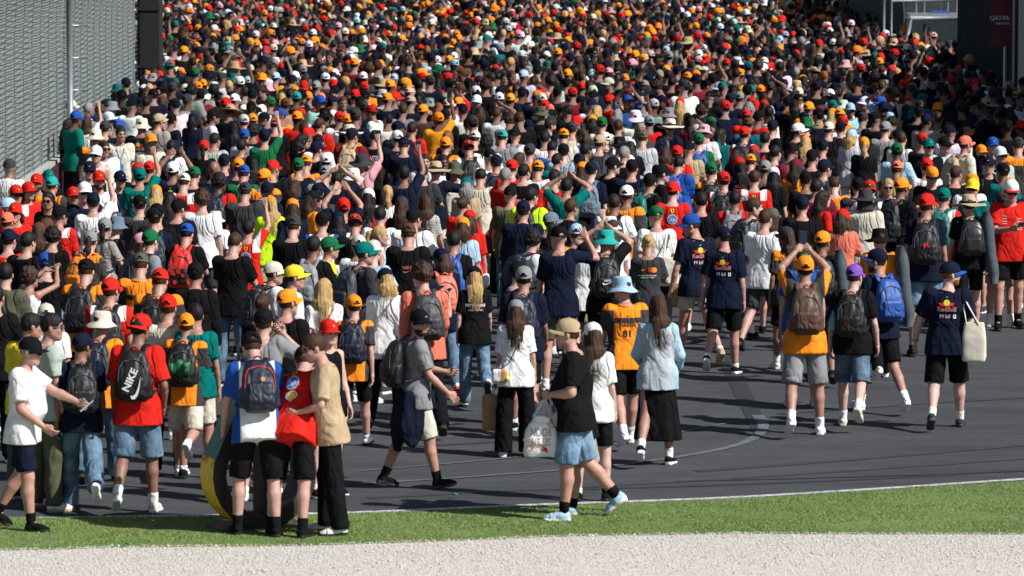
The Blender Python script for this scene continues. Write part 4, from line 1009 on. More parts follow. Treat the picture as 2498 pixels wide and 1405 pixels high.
PEOPLE = '''
60 826/1298 Ck sg tw sn 98 F1 sk:0 B sg sh:kk so:k ph:l p:polo
200 815/1254 Cn sk RB j6 -8 F2 b:k sk:3 sh:kw hy:40
338 774/1254 Yr sk FH d5 4 F3 b:k:nike sk:3 sh:cw so:w
455 768/1172 Xo sh MC sc 6 F4 b:k:green sk:0 sh:ww
113 768/1250 - sk ts tv 60 s sk:2 glasses sh:wa
66 768/1225 - sk ty tv 40 s sk:2
245 757/1186 Bc sk to j5 5 wr b:n sk:2 sh:kk
630 800/1312 Ck sh BW sk -6 bendA b:n:dot sk:1 sh:kk so:k h:1.84 f0
716 872/1312 Xk sh FS sk 18 bendR sk:1 sh:kk so:k h:1.8
806 832/1308 - sh ta tk -92 tan sk:0 sg sh:wk h:1.80
795 773 Cr Ly vk . 155 s f sk:5
640 750 Ck sh tg . 12 cam sk:1 sling
1012 757/1196 Ck sh tg sc 72 F11 b:k sk:0 be sh:kd so:k jacket
1040 722/1030 Cn sh tn tk 70 cam sk:0 sg ph:k
1258 738/1118 Xg Lh tw tk 4 s f sk:1 sh:ww crossbag wide paper
1402 783/1272 Ca sh tk d9 -84 F14 B sk:0 sg sh:lw so:k pbag p:fern
1420 832/1258 Ck sh tk sz -84 F14 sk:0 sh:lw so:k h:1.55
1604 725/1138 - Lh GB kk 10 F16 f sk:2 sh:kw so:w vest
1525 672/1093 Bl sh MC sk -12 wr sk:0 sh:ww so:w p:piastri lan
1446 784 Xw Lh tw sk 10 s f p:strike
1698 521/893 Ub sh RB sc -22 rb1 sk:0 sh:aa box hy:-60
1766 556/917 Cn sh RB sk 14 rb2 sk:0 sh:kw
1828 483/835 - sh tg sx 40 boy b:k sk:5 sh:kk so:w
1862 500 - sh tw . 20 s sk:1 nohead
1920 558/905 Cd Lh MD sk -8 xl f sk:3 sh:cc so:w
1958 592 Ue sh tb . 0 s
1962 630/1065 Xo sk MO sg 0 pho b:h sk:2 sh:ww so:w tattoo phs
2078 648/1048 Cu sh tk d4 10 pur b:k:b sk:5 sh:cc so:w
2146 606/1010 Un sh RB sk -20 wl b:b sk:2 sh:ww so:w be hy:-50
2308 640/1050 Un si RB sk 8 tote sk:5 B sh:dd so:w tote be wristband
2362 480/815 Sa sh tk sk -4 xr b:k:leather sk:1 sh:kk tube:j:1
2460 440/806 Dw sh tr sk 176 red sk:0 sg sh:kk ph:k so:k p:polo
2440 470/800 Cd sh tr sz 20 s sh:ww so:w
2255 478/872 Xr sh tn d8 4 s b:k:red sk:2 sh:kk
2150 547 Wk sh to . -8 s tube:j:1
2005 555 Xo sh tn . 10 wl b:k tube:j:1
2055 507 Xr Mh ti tk 6 s f
1958 470 Kn sh tk tk 4 s B sk:0
1580 566 - ay MK j9 8 p f
1602 494 Xe n tw tk 8 wl sk:0 totew paperb
1476 556 Bq sk tk tk 0 H b:k:nikes sk:2
1430 562 - Lh tw . 4 u f
1365 636/955 Ck n tn sv 4 nav sk:0 h:1.84
1277 640 Xg ck RBp . -4 wl b:n:rb sk:2
1254 634 Ck sk tk . 60 s sk:1
1158 655/998 Xk Ly PK j7 -6 xl f sk:5 sh:wk
1035 630 - ch hi tk -8 wl b:d sk:1
1080 597 Xn Mh tn . 0 s b:i f sh:wr
1105 552 - sk tk . 8 wr b:b:text sk:2
995 540 Ch sh tk . 12 p sk:0 B p:nike
940 645 Xn My hw tk 6 s f strapbag
865 720/1098 Xo sh MC sk 5 wr b:n sk:1 sh:wk
790 668 - Ly tw . -4 wl f sling2
694 703 Xo sh tk . 16 s sk:0 hy:30
635 712 - ah tk . 10 s f
655 635 Cc sh tw . 62 s b:k sk:0 hy:20 glasses
705 643 Cy sh tw . 66 s sk:0 hy:15
525 516/800 Bc sh tw sa 6 wr b:k sk:3 big
605 540/870 - sk FE sk 8 u b sk:0 phs
565 560 - sh tk . 16 s sk:1
475 637 Ck sk hk tk 8 s sk:2 p:R
480 745/1170 - sk tt sc 6 s sk:2
410 726/1165 Xr sh tc tk 4 s sk:0
385 650 Xr sh MC . 4 p b:k sk:0
265 675 Xr sh FE . 4 s b:k sk:0
112 738 Xc sh tw . 0 s sk:1
66 648 - ch vw . 16 sing f sk:2 phs
110 612 Xb sh tk . 0 s
340 612 Cv sh MC . -4 s sk:0 p:mcl
205 626 Ck sh MC . 4 p b:k sk:1
8 628 - sk hv . 20 s B
-14 690 - sk tk . 10 s
60 560 - sk tk . 20 s
18 550 Cn sk FH . 0 s sk:1
125 545 - ck PK . 6 s sk:0
92 540 Xh Lh tk . 0 s f
110 524 Xh sh tk . 8 s
215 555 Cg ph MD . 40 wl b:o f sg
250 528 Cg pk ZC . 30 s b:n f sk:2
275 524 Bj sh td . 70 s sg f
335 565 Cp Lh vk . 62 s f sk:5
357 557 Ce sh tg . 50 s b:n
376 500 Xk sh tn . 4 s b:n
450 540 Xb sk tk . 6 p b:r:flower
492 460 - ch tw . 4 s sk:1
412 462 - Lk tk . 0 s f
382 488 Xk sh tk . 0 s
430 482 Xk sh tk . 6 s
140 493 Xk sh FE . 4 s
178 452 Cr sh tk . 176 s f glasses
120 462 - Mk tk . 174 s f sg sk:2
38 490 Cr Mh tr . 168 s f sg sk:0
10 480 Cl sg tr . 60 s
12 510 Ci sh tk . 30 s
36 447 Cr sh FE . 165 s sg
64 440 Cr Lh tr . 160 s f
90 420 Cr sh tk . 165 s be sk:2
20 385 Cd sg hw . 14 s p:audi
205 440 Cw sh tn . 172 s sg
227 467 Cn sh tw . 4 u sk:0 p:surf
340 473 Xk sh td . 6 s sk:1
340 405 Ct sk AM . 4 u phs sk:2
380 447 Xo Ly tc . 2 s f
445 418 Xc sh FE . 8 s sk:1
470 402 Ce sh tn . 6 s
420 392 Xw sh RB . 2 U phs
240 412 Cr sh tw . 176 c be sk:0
290 413 Cn sy tn . 172 s f sg p:lan
218 390 Cn sg tn . 172 s sg
237 352 Cw sh tc . 174 s sg sk:0
250 338 - sd tw . 170 s sg
292 304 - sk tc . 178 s p:lan sk:2
366 323 Co sd tc . 178 s sg sk:3
335 394 Xr sh tk . 0 s
362 391 Xr sh tk . 4 s
415 335 - sk tw . 6 p b:k phs
230 307 Bc sh MD . 0 s
342 285 Bc sh RB . 6 s
318 240 Ck sg tw . 20 s
355 232 - sk tk . 10 s
382 275 Ca sh tz . 16 s sk:0
412 274 Ck sh tn . 40 s
455 227 Cd sh td . 8 s b:g
512 263 Ck sh tw . 70 point sk:0
520 320 - sk ts . 6 s sk:2
496 340 Xr pk tk . 0 s f
165 242 Cc sh tw . 60 s
207 247 - sg tl . 60 s sg
163 285 - Ld MR tk 60 s f
177 268 Cb sh tt . 50 s
240 250 Ch sh tg . 160 s sg
256 240 Cn sh tb . 20 s
268 244 Bg sh tw . 30 s
285 202 Bt sh tt . 10 s
210 280 - Lh tw . 10 u f
263 270 Cw sh tg . 165 s sg
253 288 Cd sh RB . 10 s
280 287 Ub sh tn . 30 s
117 410 Ct sh tk . 170 s
122 428 Uq sh MD . 10 s
545 368 Cn sh tn . 10 s
520 384 - n tn . 4 s sk:3
530 420 - ck FH . 6 s b:n sk:4
580 384 Xo sh tn . 0 s
592 398 Cb sh te . 6 s
615 372 Ck Lk tk . 0 s f
583 335 - sk th . 50 s glasses sk:2
592 312 Ub sh tx . 30 s
615 300 - ck tk . 10 s
645 313 Cn sk te . 4 u phs
662 388 Xr sg tk . 10 s
640 404 Xo sh MC . 4 s
595 440 Xd sh td . 6 s
650 436 Cn sh tn . 8 s b:b
660 470 Xo Ly tf . 4 s f
714 477 Xo Lh tn . 0 s f
755 462 Ck Lh to . 50 s f
712 522 Xd sh tk . 8 p sk:1
785 514 Xk sh BW . 6 s sk:1
760 570 - sk tk . 8 c b:g sk:3
792 574 Ce sh ty . 66 s sk:0
838 480 Xr sh tn . 0 U
825 512 Cn Lk tw . 0 s f
866 516 Yr sh tk . -4 s sk:0
897 457 Xw Lk FH . 6 s f
925 494 - sk PW . 6 s sk:1
914 546 - py vl . 55 s f sk:0
872 570 Cc sh tw . 20 s
878 587 Ct sh td . 40 s b:d
906 583 Cc sh tl . 30 s
745 374 Xo sh MC . 6 s sk:0
726 378 Xe sh tn . 4 s
715 435 - Mh tn . 20 s f
775 440 Cn sh td . 4 s
790 400 Xg sh tg . 6 s sk:0
795 372 Xw sk tk . 0 s
820 415 - sk RBn . 4 H sk:1
860 402 Bw sh tk . 4 s
880 372 Wd sh tp . 10 u phs
855 310 Xn sh tm . 6 s b:a sk:0 p:sky
912 312 - sk tk . 10 s p:mas sk:2
730 322 - Mk tk . 50 s sg sk:2
775 324 Cn sh tw . 10 s
766 342 Cn sh tn . 50 s sk:0
690 262 Cb sh to . -60 s be p:ric
670 283 Ci sh tk . 10 s
615 275 Xo sh tk . 4 s
594 277 Xx sh tr . 4 s
657 230 Ce sh tw . 4 s p:hpw
735 263 Xr Mh tl . 0 s f
775 280 - sh tr . 10 s sk:0
792 260 Wk sh tk . 10 s
810 263 Xw sy tw . 6 s f
826 270 Xr sh tw . 10 s
847 276 Xo sh tw . 8 s sg
850 298 Sc sh to . 6 s
870 268 - sd tk . 4 s b:k
915 253 Cr sh tw . -60 s sk:0
780 229 Cb sh tl . 172 s be
835 231 - sh tk . 168 s sg
876 229 Ck sh tk . 4 s
720 222 Xq sk tk . 14 s
695 237 Ch sh ta . 4 s
573 227 Xw sh tk . 4 s
547 236 Xr sk td . 30 s
558 252 Sa sh tk . 4 s
945 273 - sk PW . 4 s
970 316 Xw sk RB . 6 s
975 292 Ck Mh tk . 0 s f
1003 290 - sd tr . 4 s
980 245 - sh tg . 10 s
930 217 Sx sh tx . 10 s
958 222 Cr sh tx . 40 s sk:0
1000 230 Xa sk tn . 4 s b:k
1045 236 Bg sh tk . 6 s
1068 246 - Mi tk . 4 s f
1090 238 Cc sh tw . 30 s
1112 235 Co sh to . 40 s
1130 251 Cn sh tw . 4 s
1068 272 Xo sh MC . 8 u
1085 264 Ck sh tk . 4 s
1143 280 Ck sh tn . 4 s
1160 229 Cw sh tk . 172 s sg
1170 256 - Mh tk . 10 s f
1210 258 - sh tw . 20 h sk:0
1240 272 - ch tg . 14 s
1260 255 Ck sh RB . 8 s
1245 226 Co sh tn . 4 s
1270 210 Cn sh tn . 30 s
1320 214 Xr sh ti . 4 s
1320 256 Bv sh tk . 6 s
1155 315 Cc sh tk . 8 s
1085 327 Xo sh MC . 4 s b:k
1145 337 Yr sh tw . -2 s b:k sk:0
1186 323 - ck tw . 8 s sk:4
1223 313 Xq sh tg . 4 s
1255 305 Ck n tw . 4 s b:g sk:0
1290 343 Xd sh MC . 10 s
1335 285 - sd tn . 40 s be
1328 316 - sk tw . 6 s
1195 356 Ck sg tw . 4 s
1210 375 Cn sh ts . 4 s b:n
1246 382 Xr sh tr . 8 s
1265 368 - Lh tk . 4 s f
1310 387 Xo sh tw . 8 s
1275 396 - sk tk . 10 s p:band
1226 405 - sg tr . 50 s sk:2
1036 370 - sd tw . 174 s sk:1
1078 372 - sk tw . 172 s sk:4
1105 390 Bv Mk tc . 168 s f
1060 392 Sa sh RBn . 4 e sk:1
1030 395 - sd td . 4 s sk:1
1170 405 - sk tc . 8 s
1137 430 Xt Mg ta . 4 s f
985 330 Cn sh tn . 0 s
985 400 - sk tn . 6 u phs sk:3
945 448 - py tw . 4 s f
978 477 Xd Lh tk . 0 s f
1005 505 Xk sh tw . 8 s
1036 465 - Lh ST . 6 s f
1127 474 - ah tr . 10 s f
1145 510 Xr Mh tr . 10 s f strapw
1128 527 Xo Mh tl . 8 s f
1245 445 Xk n tv . 6 s sk:0
1290 447 - sk tf . 14 s b:k
1275 487 Xn sh hn . 2 s sk:0
1335 515 Cj sh tk . 50 s
1352 537 Cd Mh MO . 8 s
1290 556 - ck tw . 60 s b:n sk:1
1388 474 - sh hk . 8 s
1405 543 Xl sh to . 4 s
1497 469 - sd tw . 12 s b:k
1491 524 Bw Lh tw . 0 s f
1526 450 Xw sh MC . 10 s sk:3
1640 435 Xr sk FH . 6 s
1580 420 Ck sh tk . 40 s b:t
1710 464 - sk tk . 8 s
1792 461 - sk tr . 10 s b:g sk:3
1350 404 - sk FH . 4 s
1380 430 - sk tt . 6 H
1440 392 Cn sh tn . 6 s b:j
1420 388 Xo Lh tk . 0 s f
1410 370 Cn sh tt . 8 s
1355 370 - sk tt . 4 s
1372 343 Ck sh tl . 30 s p:46
1425 340 - sk td . 10 s
1375 310 Xo sd tc . 4 s
1395 290 Cd sh tc . 8 s
1426 310 - Mh tb . -50 s f
1345 338 - sk tb . 4 s
1460 322 Xa sh td . 10 s sk:1
1478 320 Xw sh tw . 4 s b:k
1445 278 Xo Mk tk . 4 s f
1467 278 Xe sh tc . 6 s sk:0
1507 284 - sh tc . 8 s
1505 262 - Mg tk . 8 s f
1440 238 Cn n tw . 20 s sk:0
1456 254 - My tk . 4 s f
1480 228 Cr sh tr . 60 s
1530 229 Cb sy tb . 172 U sk:0 phs
1550 267 Bw sh tw . 4 u
1567 316 Xv sh tx . 4 s sk:1
1538 335 Xw Lk tk . 4 s f
1520 353 - sg tk . 8 s
1510 330 Wk sh tw . 8 s
1486 380 Ck sh tk . 60 s
1540 386 Ck sh RB . 4 s sk:0
1605 398 Ck sh tk . 60 s b:t sg
1650 348 Xr sh tr . 6 s
1622 355 - Mh tk . 10 s f
1680 343 Xk n ta . 4 s p:sq sk:0
1651 375 - sk tb . 14 s b:b
1595 239 Xc sh tg . 4 s
1625 259 Wg sh tk . 30 s
1632 288 Sc sh tn . 30 s b:n
1660 236 Xr Ly tk . 4 s f
1656 203 Xr sh tr . 4 s
1715 299 Bp sh tw . 8 s
1722 300 Ck sh tt . 10 s
1705 318 Ce sh te . 6 s b:b
1735 392 Xe sh MC . 6 s b:k
1766 411 Xr sk FE . 4 s b:k
1840 411 - sh FE . 4 s sk:1
1885 405 Cw Lk tk . 20 s f
1882 500 Xv Lh tk . 0 s f
1838 352 Xr Mh tk . 4 s f
1832 372 Xo sh td . 4 s sk:0
1805 382 Xr Lk RB . 0 s f
1796 350 Cn Mh tn . 20 s f
1865 384 Cg sh tv . 8 s
1886 350 - sk tm . 30 c
1926 345 Xk sh tb . 30 s b:k
1940 385 Xm Ld to . 4 s f
1980 362 Ck sh tk . 10 s
2005 386 Cn sh tj . 40 s sk:0
2005 332 Cn sh PK . 6 s sk:0
2050 294 Xk sh FE . 8 s b:k sk:0
1965 328 Xo Ly tk . 4 s f
1940 298 Cw sh tk . 50 s be sk:0
1965 283 We sh tk . 6 s
1880 290 Cn sh tk . 50 s sk:1
1815 302 Xr sk FE . 4 s b:n
1865 318 - sk tk . 8 s p:horse
2020 295 Xc sh tk . 4 s
1972 246 Xo sh MC . 8 s
1935 241 - Mk tk . 10 s f
1946 211 Xc sh tw . 10 s sk:0
1780 225 Cn sh RB . 6 s
1803 221 Cg sh tk . 6 s
1832 235 Xr sh tk . 4 s
1820 264 Xr sk tr . 6 s
1846 267 Ck sh tr . 40 s
1870 255 - sk tw . 50 s sk:4
1985 200 Ck sh tk . 174 s be B
2026 200 - My tp . 172 s f sg
2098 201 - Mh tk . 168 s f sg
2055 241 Bc sh tw . 8 s
2030 242 Ct sh tl . 8 s
1996 256 Cm Lk tk . 4 s f
2031 262 Xo Ly tk . 4 s f
2048 261 Xo sh to . 4 s
2072 248 Cl sh tl . 172 s sg
2058 281 Cr sh tw . 10 s
2103 270 Cd sh tg . 10 s
2075 313 Cl My tx . 20 s f
2108 332 Xo py tk . 4 s f
2115 233 Cw sh tk . -130 s sg sk:0
2153 232 Cb si tl . -140 h be sk:5 B
2197 208 Cn sk ts . 174 s be sk:3 p:lan
2135 271 Ck sh PK . 8 s
2158 294 Xg sh tg . 10 s
2188 308 Ck sh tk . 30 s
2196 318 - sh tw . 40 s sk:0
2155 192 Bg sh tk . 10 s
2217 180 Xr sh tw . 10 s b:k
2245 225 Ct sh tt . 30 s
2287 247 Co sk tk . 174 s
2311 216 - sd tb . 6 s
2237 257 Ck sh tk . 40 s
2254 275 Cn sk tz . 40 s sk:3
2283 270 - sh ta . 40 s sk:0
2268 185 Cw My tr . 30 s f
2320 182 Cr sh FH . 4 s
2376 229 Bk sh tk . 176 s sk:1
2406 238 Sa sh tt . 4 H
2412 186 Ck sh tl . 20 s
2438 262 - sk tk . 6 s b:k
2250 322 Cr sh tk . 8 s
2263 334 Ct sh tk . 174 s sg
2298 330 Ck sh tl . 160 s sg
2347 329 Ci sh tc . 60 s b:a sk:0
2420 331 Cb sh tn . 170 s sk:0
2390 350 Co sh tw . 172 s h:1.6
2436 354 Cw sh ts . 168 s sg
2410 377 Cn sh tk . 176 s b:k sk:0
2485 331 Cd sh MD . 4 s sk:0
2187 346 Ce sk tl . 20 s sk:4
2186 388 Xi sh td . 20 s sk:3
2261 378 Xr sk tw . 10 s
2270 400 Co sh MR . 170 p sk:0
2366 420 Xo sh tw . 160 s
2377 432 Cy sh tt . -150 s sg sk:0
2466 432 Xo sh tn . 4 s
2036 425 - sh to . 8 s p:pia
2092 430 Xk sh td . 10 s p:mclw
2110 457 Wd sh tc . 4 s p:flap
2122 432 Yr sh tw . 6 s b:k
2000 460 - Ld tr . 50 s f sk:5
2166 430 - My tl . 174 s f sg
2193 425 Co sh tk . 30 s b:k
1990 432 - sk tm . 14 s
1966 410 Xk sh tk . 4 s
2450 395 Ck sh tt . 10 s
2330 395 - sh tk . 10 s
2300 455 Ct sh FE . 10 s b:t
'''
# ---------------------------------------------------------------- prints (flat artwork laid on the cloth)
def disc2d(n=20, r0=0.0):
    V = []; F = []; rr = [r0, .5 + r0 / 2, 1] if r0 else [.02, .5, 1]
    for r in rr:
        for k in range(n): V.append((r * math.cos(2 * math.pi * k / n), r * math.sin(2 * math.pi * k / n)))
    for i in range(len(rr) - 1):
        for k in range(n): F.append((i * n + k, i * n + (k + 1) % n, (i + 1) * n + (k + 1) % n, (i + 1) * n + k))
    if not r0: F.append(tuple(range(n)))
    return np.array(V), F
def poly2d(pts): return np.array(pts, float), [tuple(range(len(pts)))]
BULL = [(.05, -.30), (.12, -.42), (.2, -.30), (.38, -.36), (.5, -.22), (.72, -.42), (.78, -.36), (.66, -.12), (.9, -.05), (1.02, .22), (.96, .3), (.86, .12), (.6, .22), (.36, .2), (.2, .3), (.1, .16), (.0, .1), (.02, -.06), (-.02, -.18)]
SHIELD = [(-.5, .62), (.5, .62), (.5, .1), (.42, -.3), (.2, -.55), (0, -.7), (-.2, -.55), (-.42, -.3), (-.5, .1)]
HORSE = [(-.1, -.4), (.0, -.15), (-.16, .0), (-.1, .25), (.02, .42), (.16, .34), (.1, .2), (.22, .05), (.12, -.05), (.18, -.3), (.08, -.42), (.06, -.2)]
SWOOSH = [(-1, -.1), (-.85, -.32), (-.5, -.36), (.1, -.18), (1, .28), (.1, -.04), (-.45, -.14), (-.72, -.05), (-.8, .12)]
SHELL = [(-.2, -.75), (.2, -.75), (.3, -.5), (.8, -.2), (1, .2), (.85, .55), (.5, .8), (0, .9), (-.5, .8), (-.85, .55), (-1, .2), (-.8, -.2), (-.3, -.5)]
FERN = [(-1, -.5), (-.6, -.1), (-.7, .2), (-.2, .1), (-.2, .45), (.25, .25), (.3, .6), (.65, .3), (1, .55), (.8, .05), (.4, -.15), (-.1, -.2), (-.5, -.35)]
MARK = [(-1, -.35), (-.3, .1), (.3, .35), (1, .35), (.35, .05), (.45, -.4), (.0, -.05)]
def art(kind):
    A = []      # (shape, cx, cz (along torso), scale, ink)
    t = lambda s, x, z, sz, c, b=.02, sx=1.0: A.append((text2d(s, b, sx), x, z, sz, c))
    P = lambda pts, x, z, sz, c, fx=1: A.append((poly2d([(a * fx, b) for a, b in (pts if fx > 0 else pts[::-1])]), x, z, sz, c))
    D = lambda x, z, r, c, r0=0: A.append((disc2d(18, r0), x, z, r, c))
    if kind == 'RB':
        P(MARK, 0, .462, .014, 'w'); P(BULL, .012, .390, .07, 'r'); P(BULL, -.012, .390, .07, 'r', -1); D(0, .405, .033, 'y')
        t('RedBull', 0, .335, .064, 'w', .03); t('RedBull', 0, .335, .064, 'r', .004); t('M bil', -.018, .262, .058, 'w', 0); t('o', -.036, .262, .058, 'r', 0); P([(-.5, -.7), (.5, -.7), (.5, .7), (-.5, .7)], .082, .262, .03, 'w'); t('1', .082, .262, .045, 'k', .01)
    elif kind == 'RBn': D(-.02, .36, .014, 'x', .5); P(MARK, .02, .36, .018, 'x')
    elif kind in ('FH', 'FE', 'FS', 'HPW'):
        if kind != 'HPW': P(SHIELD, 0, .445 if kind != 'FS' else .47, .045, 'y'); P(HORSE, 0, .447 if kind != 'FS' else .472, .06, 'k')
        z = .335; r = .058
        if kind == 'FS': z = .385
        D(0, z, r * 1.13, 'w'); D(0, z, r, 'B'); t('hp', 0, z, .085, 'w', .015)
        if kind == 'FS': P(SHELL, .0, .25, .062, 'w'); P(SHELL, 0, .25, .052, 'r'); P(SHELL, 0, .25, .045, 'y')
    elif kind == 'MC': P(MARK, 0, .43, .03, 'k'); t('McLaren', 0, .28, .045, 'k', .01)
    elif kind == 'piastri': P(MARK, 0, .42, .022, 'k'); t('PIASTRI', 0, .33, .05, 'k', .012); t('81', 0, .24, .10, 'k', .02)
    elif kind == 'MK': P(MARK, -.06, .38, .045, 'o'); D(.045, .385, .034, 'r'); D(.085, .385, .034, 'o'); t('McLAREN MASTERCARD', 0, .315, .021, 'w'); t('FORMULA 1 TEAM', 0, .29, .021, 'w')
    elif kind == 'PK': D(-.07, .41, .022, 'w', .82); t('PETRONAS', 0, .345, .05, 'w', .03); t('CROWDSTRIKE', 0, .285, .026, 'w', .02)
    elif kind == 'PW': t('PETRONAS', 0, .33, .05, 'k', .02); t('CROWDSTRIKE', 0, .28, .026, 'k', .02)
    elif kind == 'AM': A.append((poly2d([(-1, .18), (-.2, .1), (0, .22), (.2, .1), (1, .18), (.6, -.12), (.15, -.2), (0, -.12), (-.15, -.2), (-.6, -.12)]), 0, .40, .11, 'y')); t('aramco', 0, .325, .065, 'w', .02)
    elif kind == 'nike': t('NIKE', 0, .31, .05, 'i', .02); P(SWOOSH, .0, .27, .05, 'i')
    elif kind == 'R': t('R', -.09, .22, .16, 'w', .02)
    elif kind == 'strike': t('PETRONAS', 0, .36, .04, 'k', .02); t('CROWDSTRIKE', 0, .31, .022, 'k', .02)
    elif kind == 'mcl': t('McLaren', 0, .34, .055, 'k', .01)
    elif kind == 'mclw': t('McLAREN', 0, .40, .07, 'w', .02)
    elif kind == 'audi':
        for i in range(4): D(-.075 + .05 * i, .33, .032, 'k', .85)
        t('Revolut', 0, .25, .05, 'k', .01)
    elif kind == 'surf': P([(-1, 0), (0, .7), (1, 0), (0, -.7)], .03, .33, .08, 'q'); D(.03, .33, .02, 'r')
    elif kind == 'sky': t('SKYLAR', 0, .39, .045, 'p', .012, 1.15); D(0, .27, .085, 'p', .86)
    elif kind == 'mas': t('PIASTRI', 0, .35, .13, 'w', .01, .48); P(SWOOSH, .0, .262, .07, 'w')
    elif kind == 'ric': t('RICCIARDO', 0, .40, .048, 'w', .025); t('3', 0, .25, .2, 'x', .03)
    elif kind == '46': t('46', 0, .35, .1, 'f', .03)
    elif kind == 'sq': P([(-1, -1), (1, -1), (1, 1), (-1, 1)], .0, .30, .1, 'o')
    elif kind == 'horse': P(HORSE, 0, .38, .2, 'r'); 
    elif kind == 'pia': t('PIASTRI', 0, .40, .04, 'c', .01)
    elif kind == 'band': P(SHELL, -.05, .28, .05, 'x'); P(SHELL, -.04, .22, .04, 'q'); P(MARK, .06, .33, .05, 'x')
    elif kind == 'fern': P(FERN, -.075, .37, .03, 'w'); t('ALL BLACKS', -.075, .335, .014, 'w')
    elif kind == 'polo': [P([(-1, -.14), (1, -.14), (1, .14), (-1, .14)], x_, z_, .028, c_) for x_, z_, c_ in ((.085, .40, 'q'), (.085, .37, 'p'), (.085, .34, 'x'), (.085, .315, 'x'), (-.085, .37, 'p'), (-.085, .34, 'x'), (-.085, .315, 'x'))]
    return A
FRONT = {'fern', 'polo', 'audif'}
INKS = 'rwykBxoqpfizc'
PAL['B'] = (.015, .22, .55)
def print_mesh(V, F, J, kind):
    A = art(kind)
    if not A: return None
    bvh = BVHTree.FromPolygons(V.tolist(), F.tolist()); u, v, w = J['M']; O = J['O']
    front = kind in FRONT; sgn = 1 if front else -1
    vs, fs, ms = [], [], []; lift = .0035
    for (v2, f2), cx, cz, sz, c in A:
        n0 = len(vs); lift += .0006
        for a, b in v2:
            uu = (a * sz * (-1 if front else 1) + cx); ww = b * sz + cz
            o = O + u * uu + w * ww + v * sgn * .6; hit = bvh.ray_cast(Vector(o), Vector(-v * sgn), 1.2)
            d = hit[0] if hit[0] is not None else Vector(O + u * uu + w * ww + v * sgn * .1)
            vs.append(tuple(d + Vector(v) * sgn * lift))
        for f in f2: fs.append(tuple(i + n0 for i in f)); ms.append(INKS.index(c))
    me = bpy.data.meshes.new('shirt_print'); me.from_pydata(vs, [], fs)
    for _ in INKS: me.materials.append(None)
    me.polygons.foreach_set('material_index', ms); me.update()
    for i, c in enumerate(INKS): me.materials[i] = ink(c)
    return me

# ---------------------------------------------------------------- bags
BAGS = {}
def pack_mesh(kind):
    if kind in BAGS: return BAGS[kind]
    g = Grid((-.2, -.42, .0), (.2, -.05, .62), .014)
    g.prof((0, -.14, .06), np.eye(3), [0, .05, .15, .28, .38, .43, .46], [.115, .142, .152, .146, .128, .105, .06], [.055, .085, .092, .082, .062, .045, .02], [-.065, -.085, -.088, -.078, -.06, -.048, -.04], 0, p=3.2)
    for s_ in (-1, 1): g.cone((s_ * .15, -.215, .12), (s_ * .148, -.21, .25), .032, .028, .015)
    V, F = g.mesh(); body = mesh_np('pack_body', folds(V, F, .011, 3, .8), F)
    g = Grid((-.16, -.4, .06), (.16, -.2, .45), .013); g.rbox((0, -.300, .205), (.108, .034, .095), .032, 0); V, F = g.mesh(); pocket = mesh_np('pocket', folds(V, F, .008, 5), F)
    m = MB()
    for s in (-1, 1):
        m2 = MB()
    st = []
    for s in (-1, 1):
        m2 = MB(); m2.tube([(s * .06, -.165, .43), (s * .072, -.140, .49), (s * .085, -.06, .560), (s * .098, .04, .548), (s * .108, .115, .47), (s * .115, .14, .36), (s * .135, .115, .24), (s * .165, .02, .17), (s * .15, -.14, .13)], .026, 8, flat=.34)
        st.append(m2.mesh('strap'))
    m3 = MB(); m3.tube([(-.035, -.175, .495), (-.03, -.185, .535), (0, -.187, .548), (.03, -.185, .535), (.035, -.175, .495)], .008, 6); hd = m3.mesh('handle')
    m4_ = MB(); m4_.tube([(-.128, -.29, .25), (-.122, -.288, .36), (-.085, -.268, .42), (0, -.262, .445), (.085, -.268, .42), (.122, -.288, .36), (.128, -.29, .25)], .005, 4); zp = m4_.mesh('zip')
    BAGS[kind] = (body, pocket, st, hd, zp); return BAGS[kind]
def flat_art(name, shapes, frame, parent, code_list):
    """small flat artwork on a bag: frame = (origin, u, v, n)"""
    o, u, v, n = [np.array(x, float) for x in frame]; vs = []; fs = []; ms = []; lf = 0
    for (v2, f2), cx, cz, sz, c, rot in shapes:
        n0 = len(vs); ca, sa = math.cos(rot), math.sin(rot); lf += .001
        for a, b in v2:
            x, y = (a * ca - b * sa) * sz + cx, (a * sa + b * ca) * sz + cz; vs.append(tuple(o + u * x + v * y + n * lf))
        for f in f2: fs.append(tuple(i + n0 for i in f)); ms.append(INKS.index(c))
    me = bpy.data.meshes.new(name); me.from_pydata(vs, [], fs)
    for c in INKS: me.materials.append(ink(c))
    me.polygons.foreach_set('material_index', ms); me.update(); return new_obj(name, me, parent)
PEND = []        # carried things: (object, label template, owner)
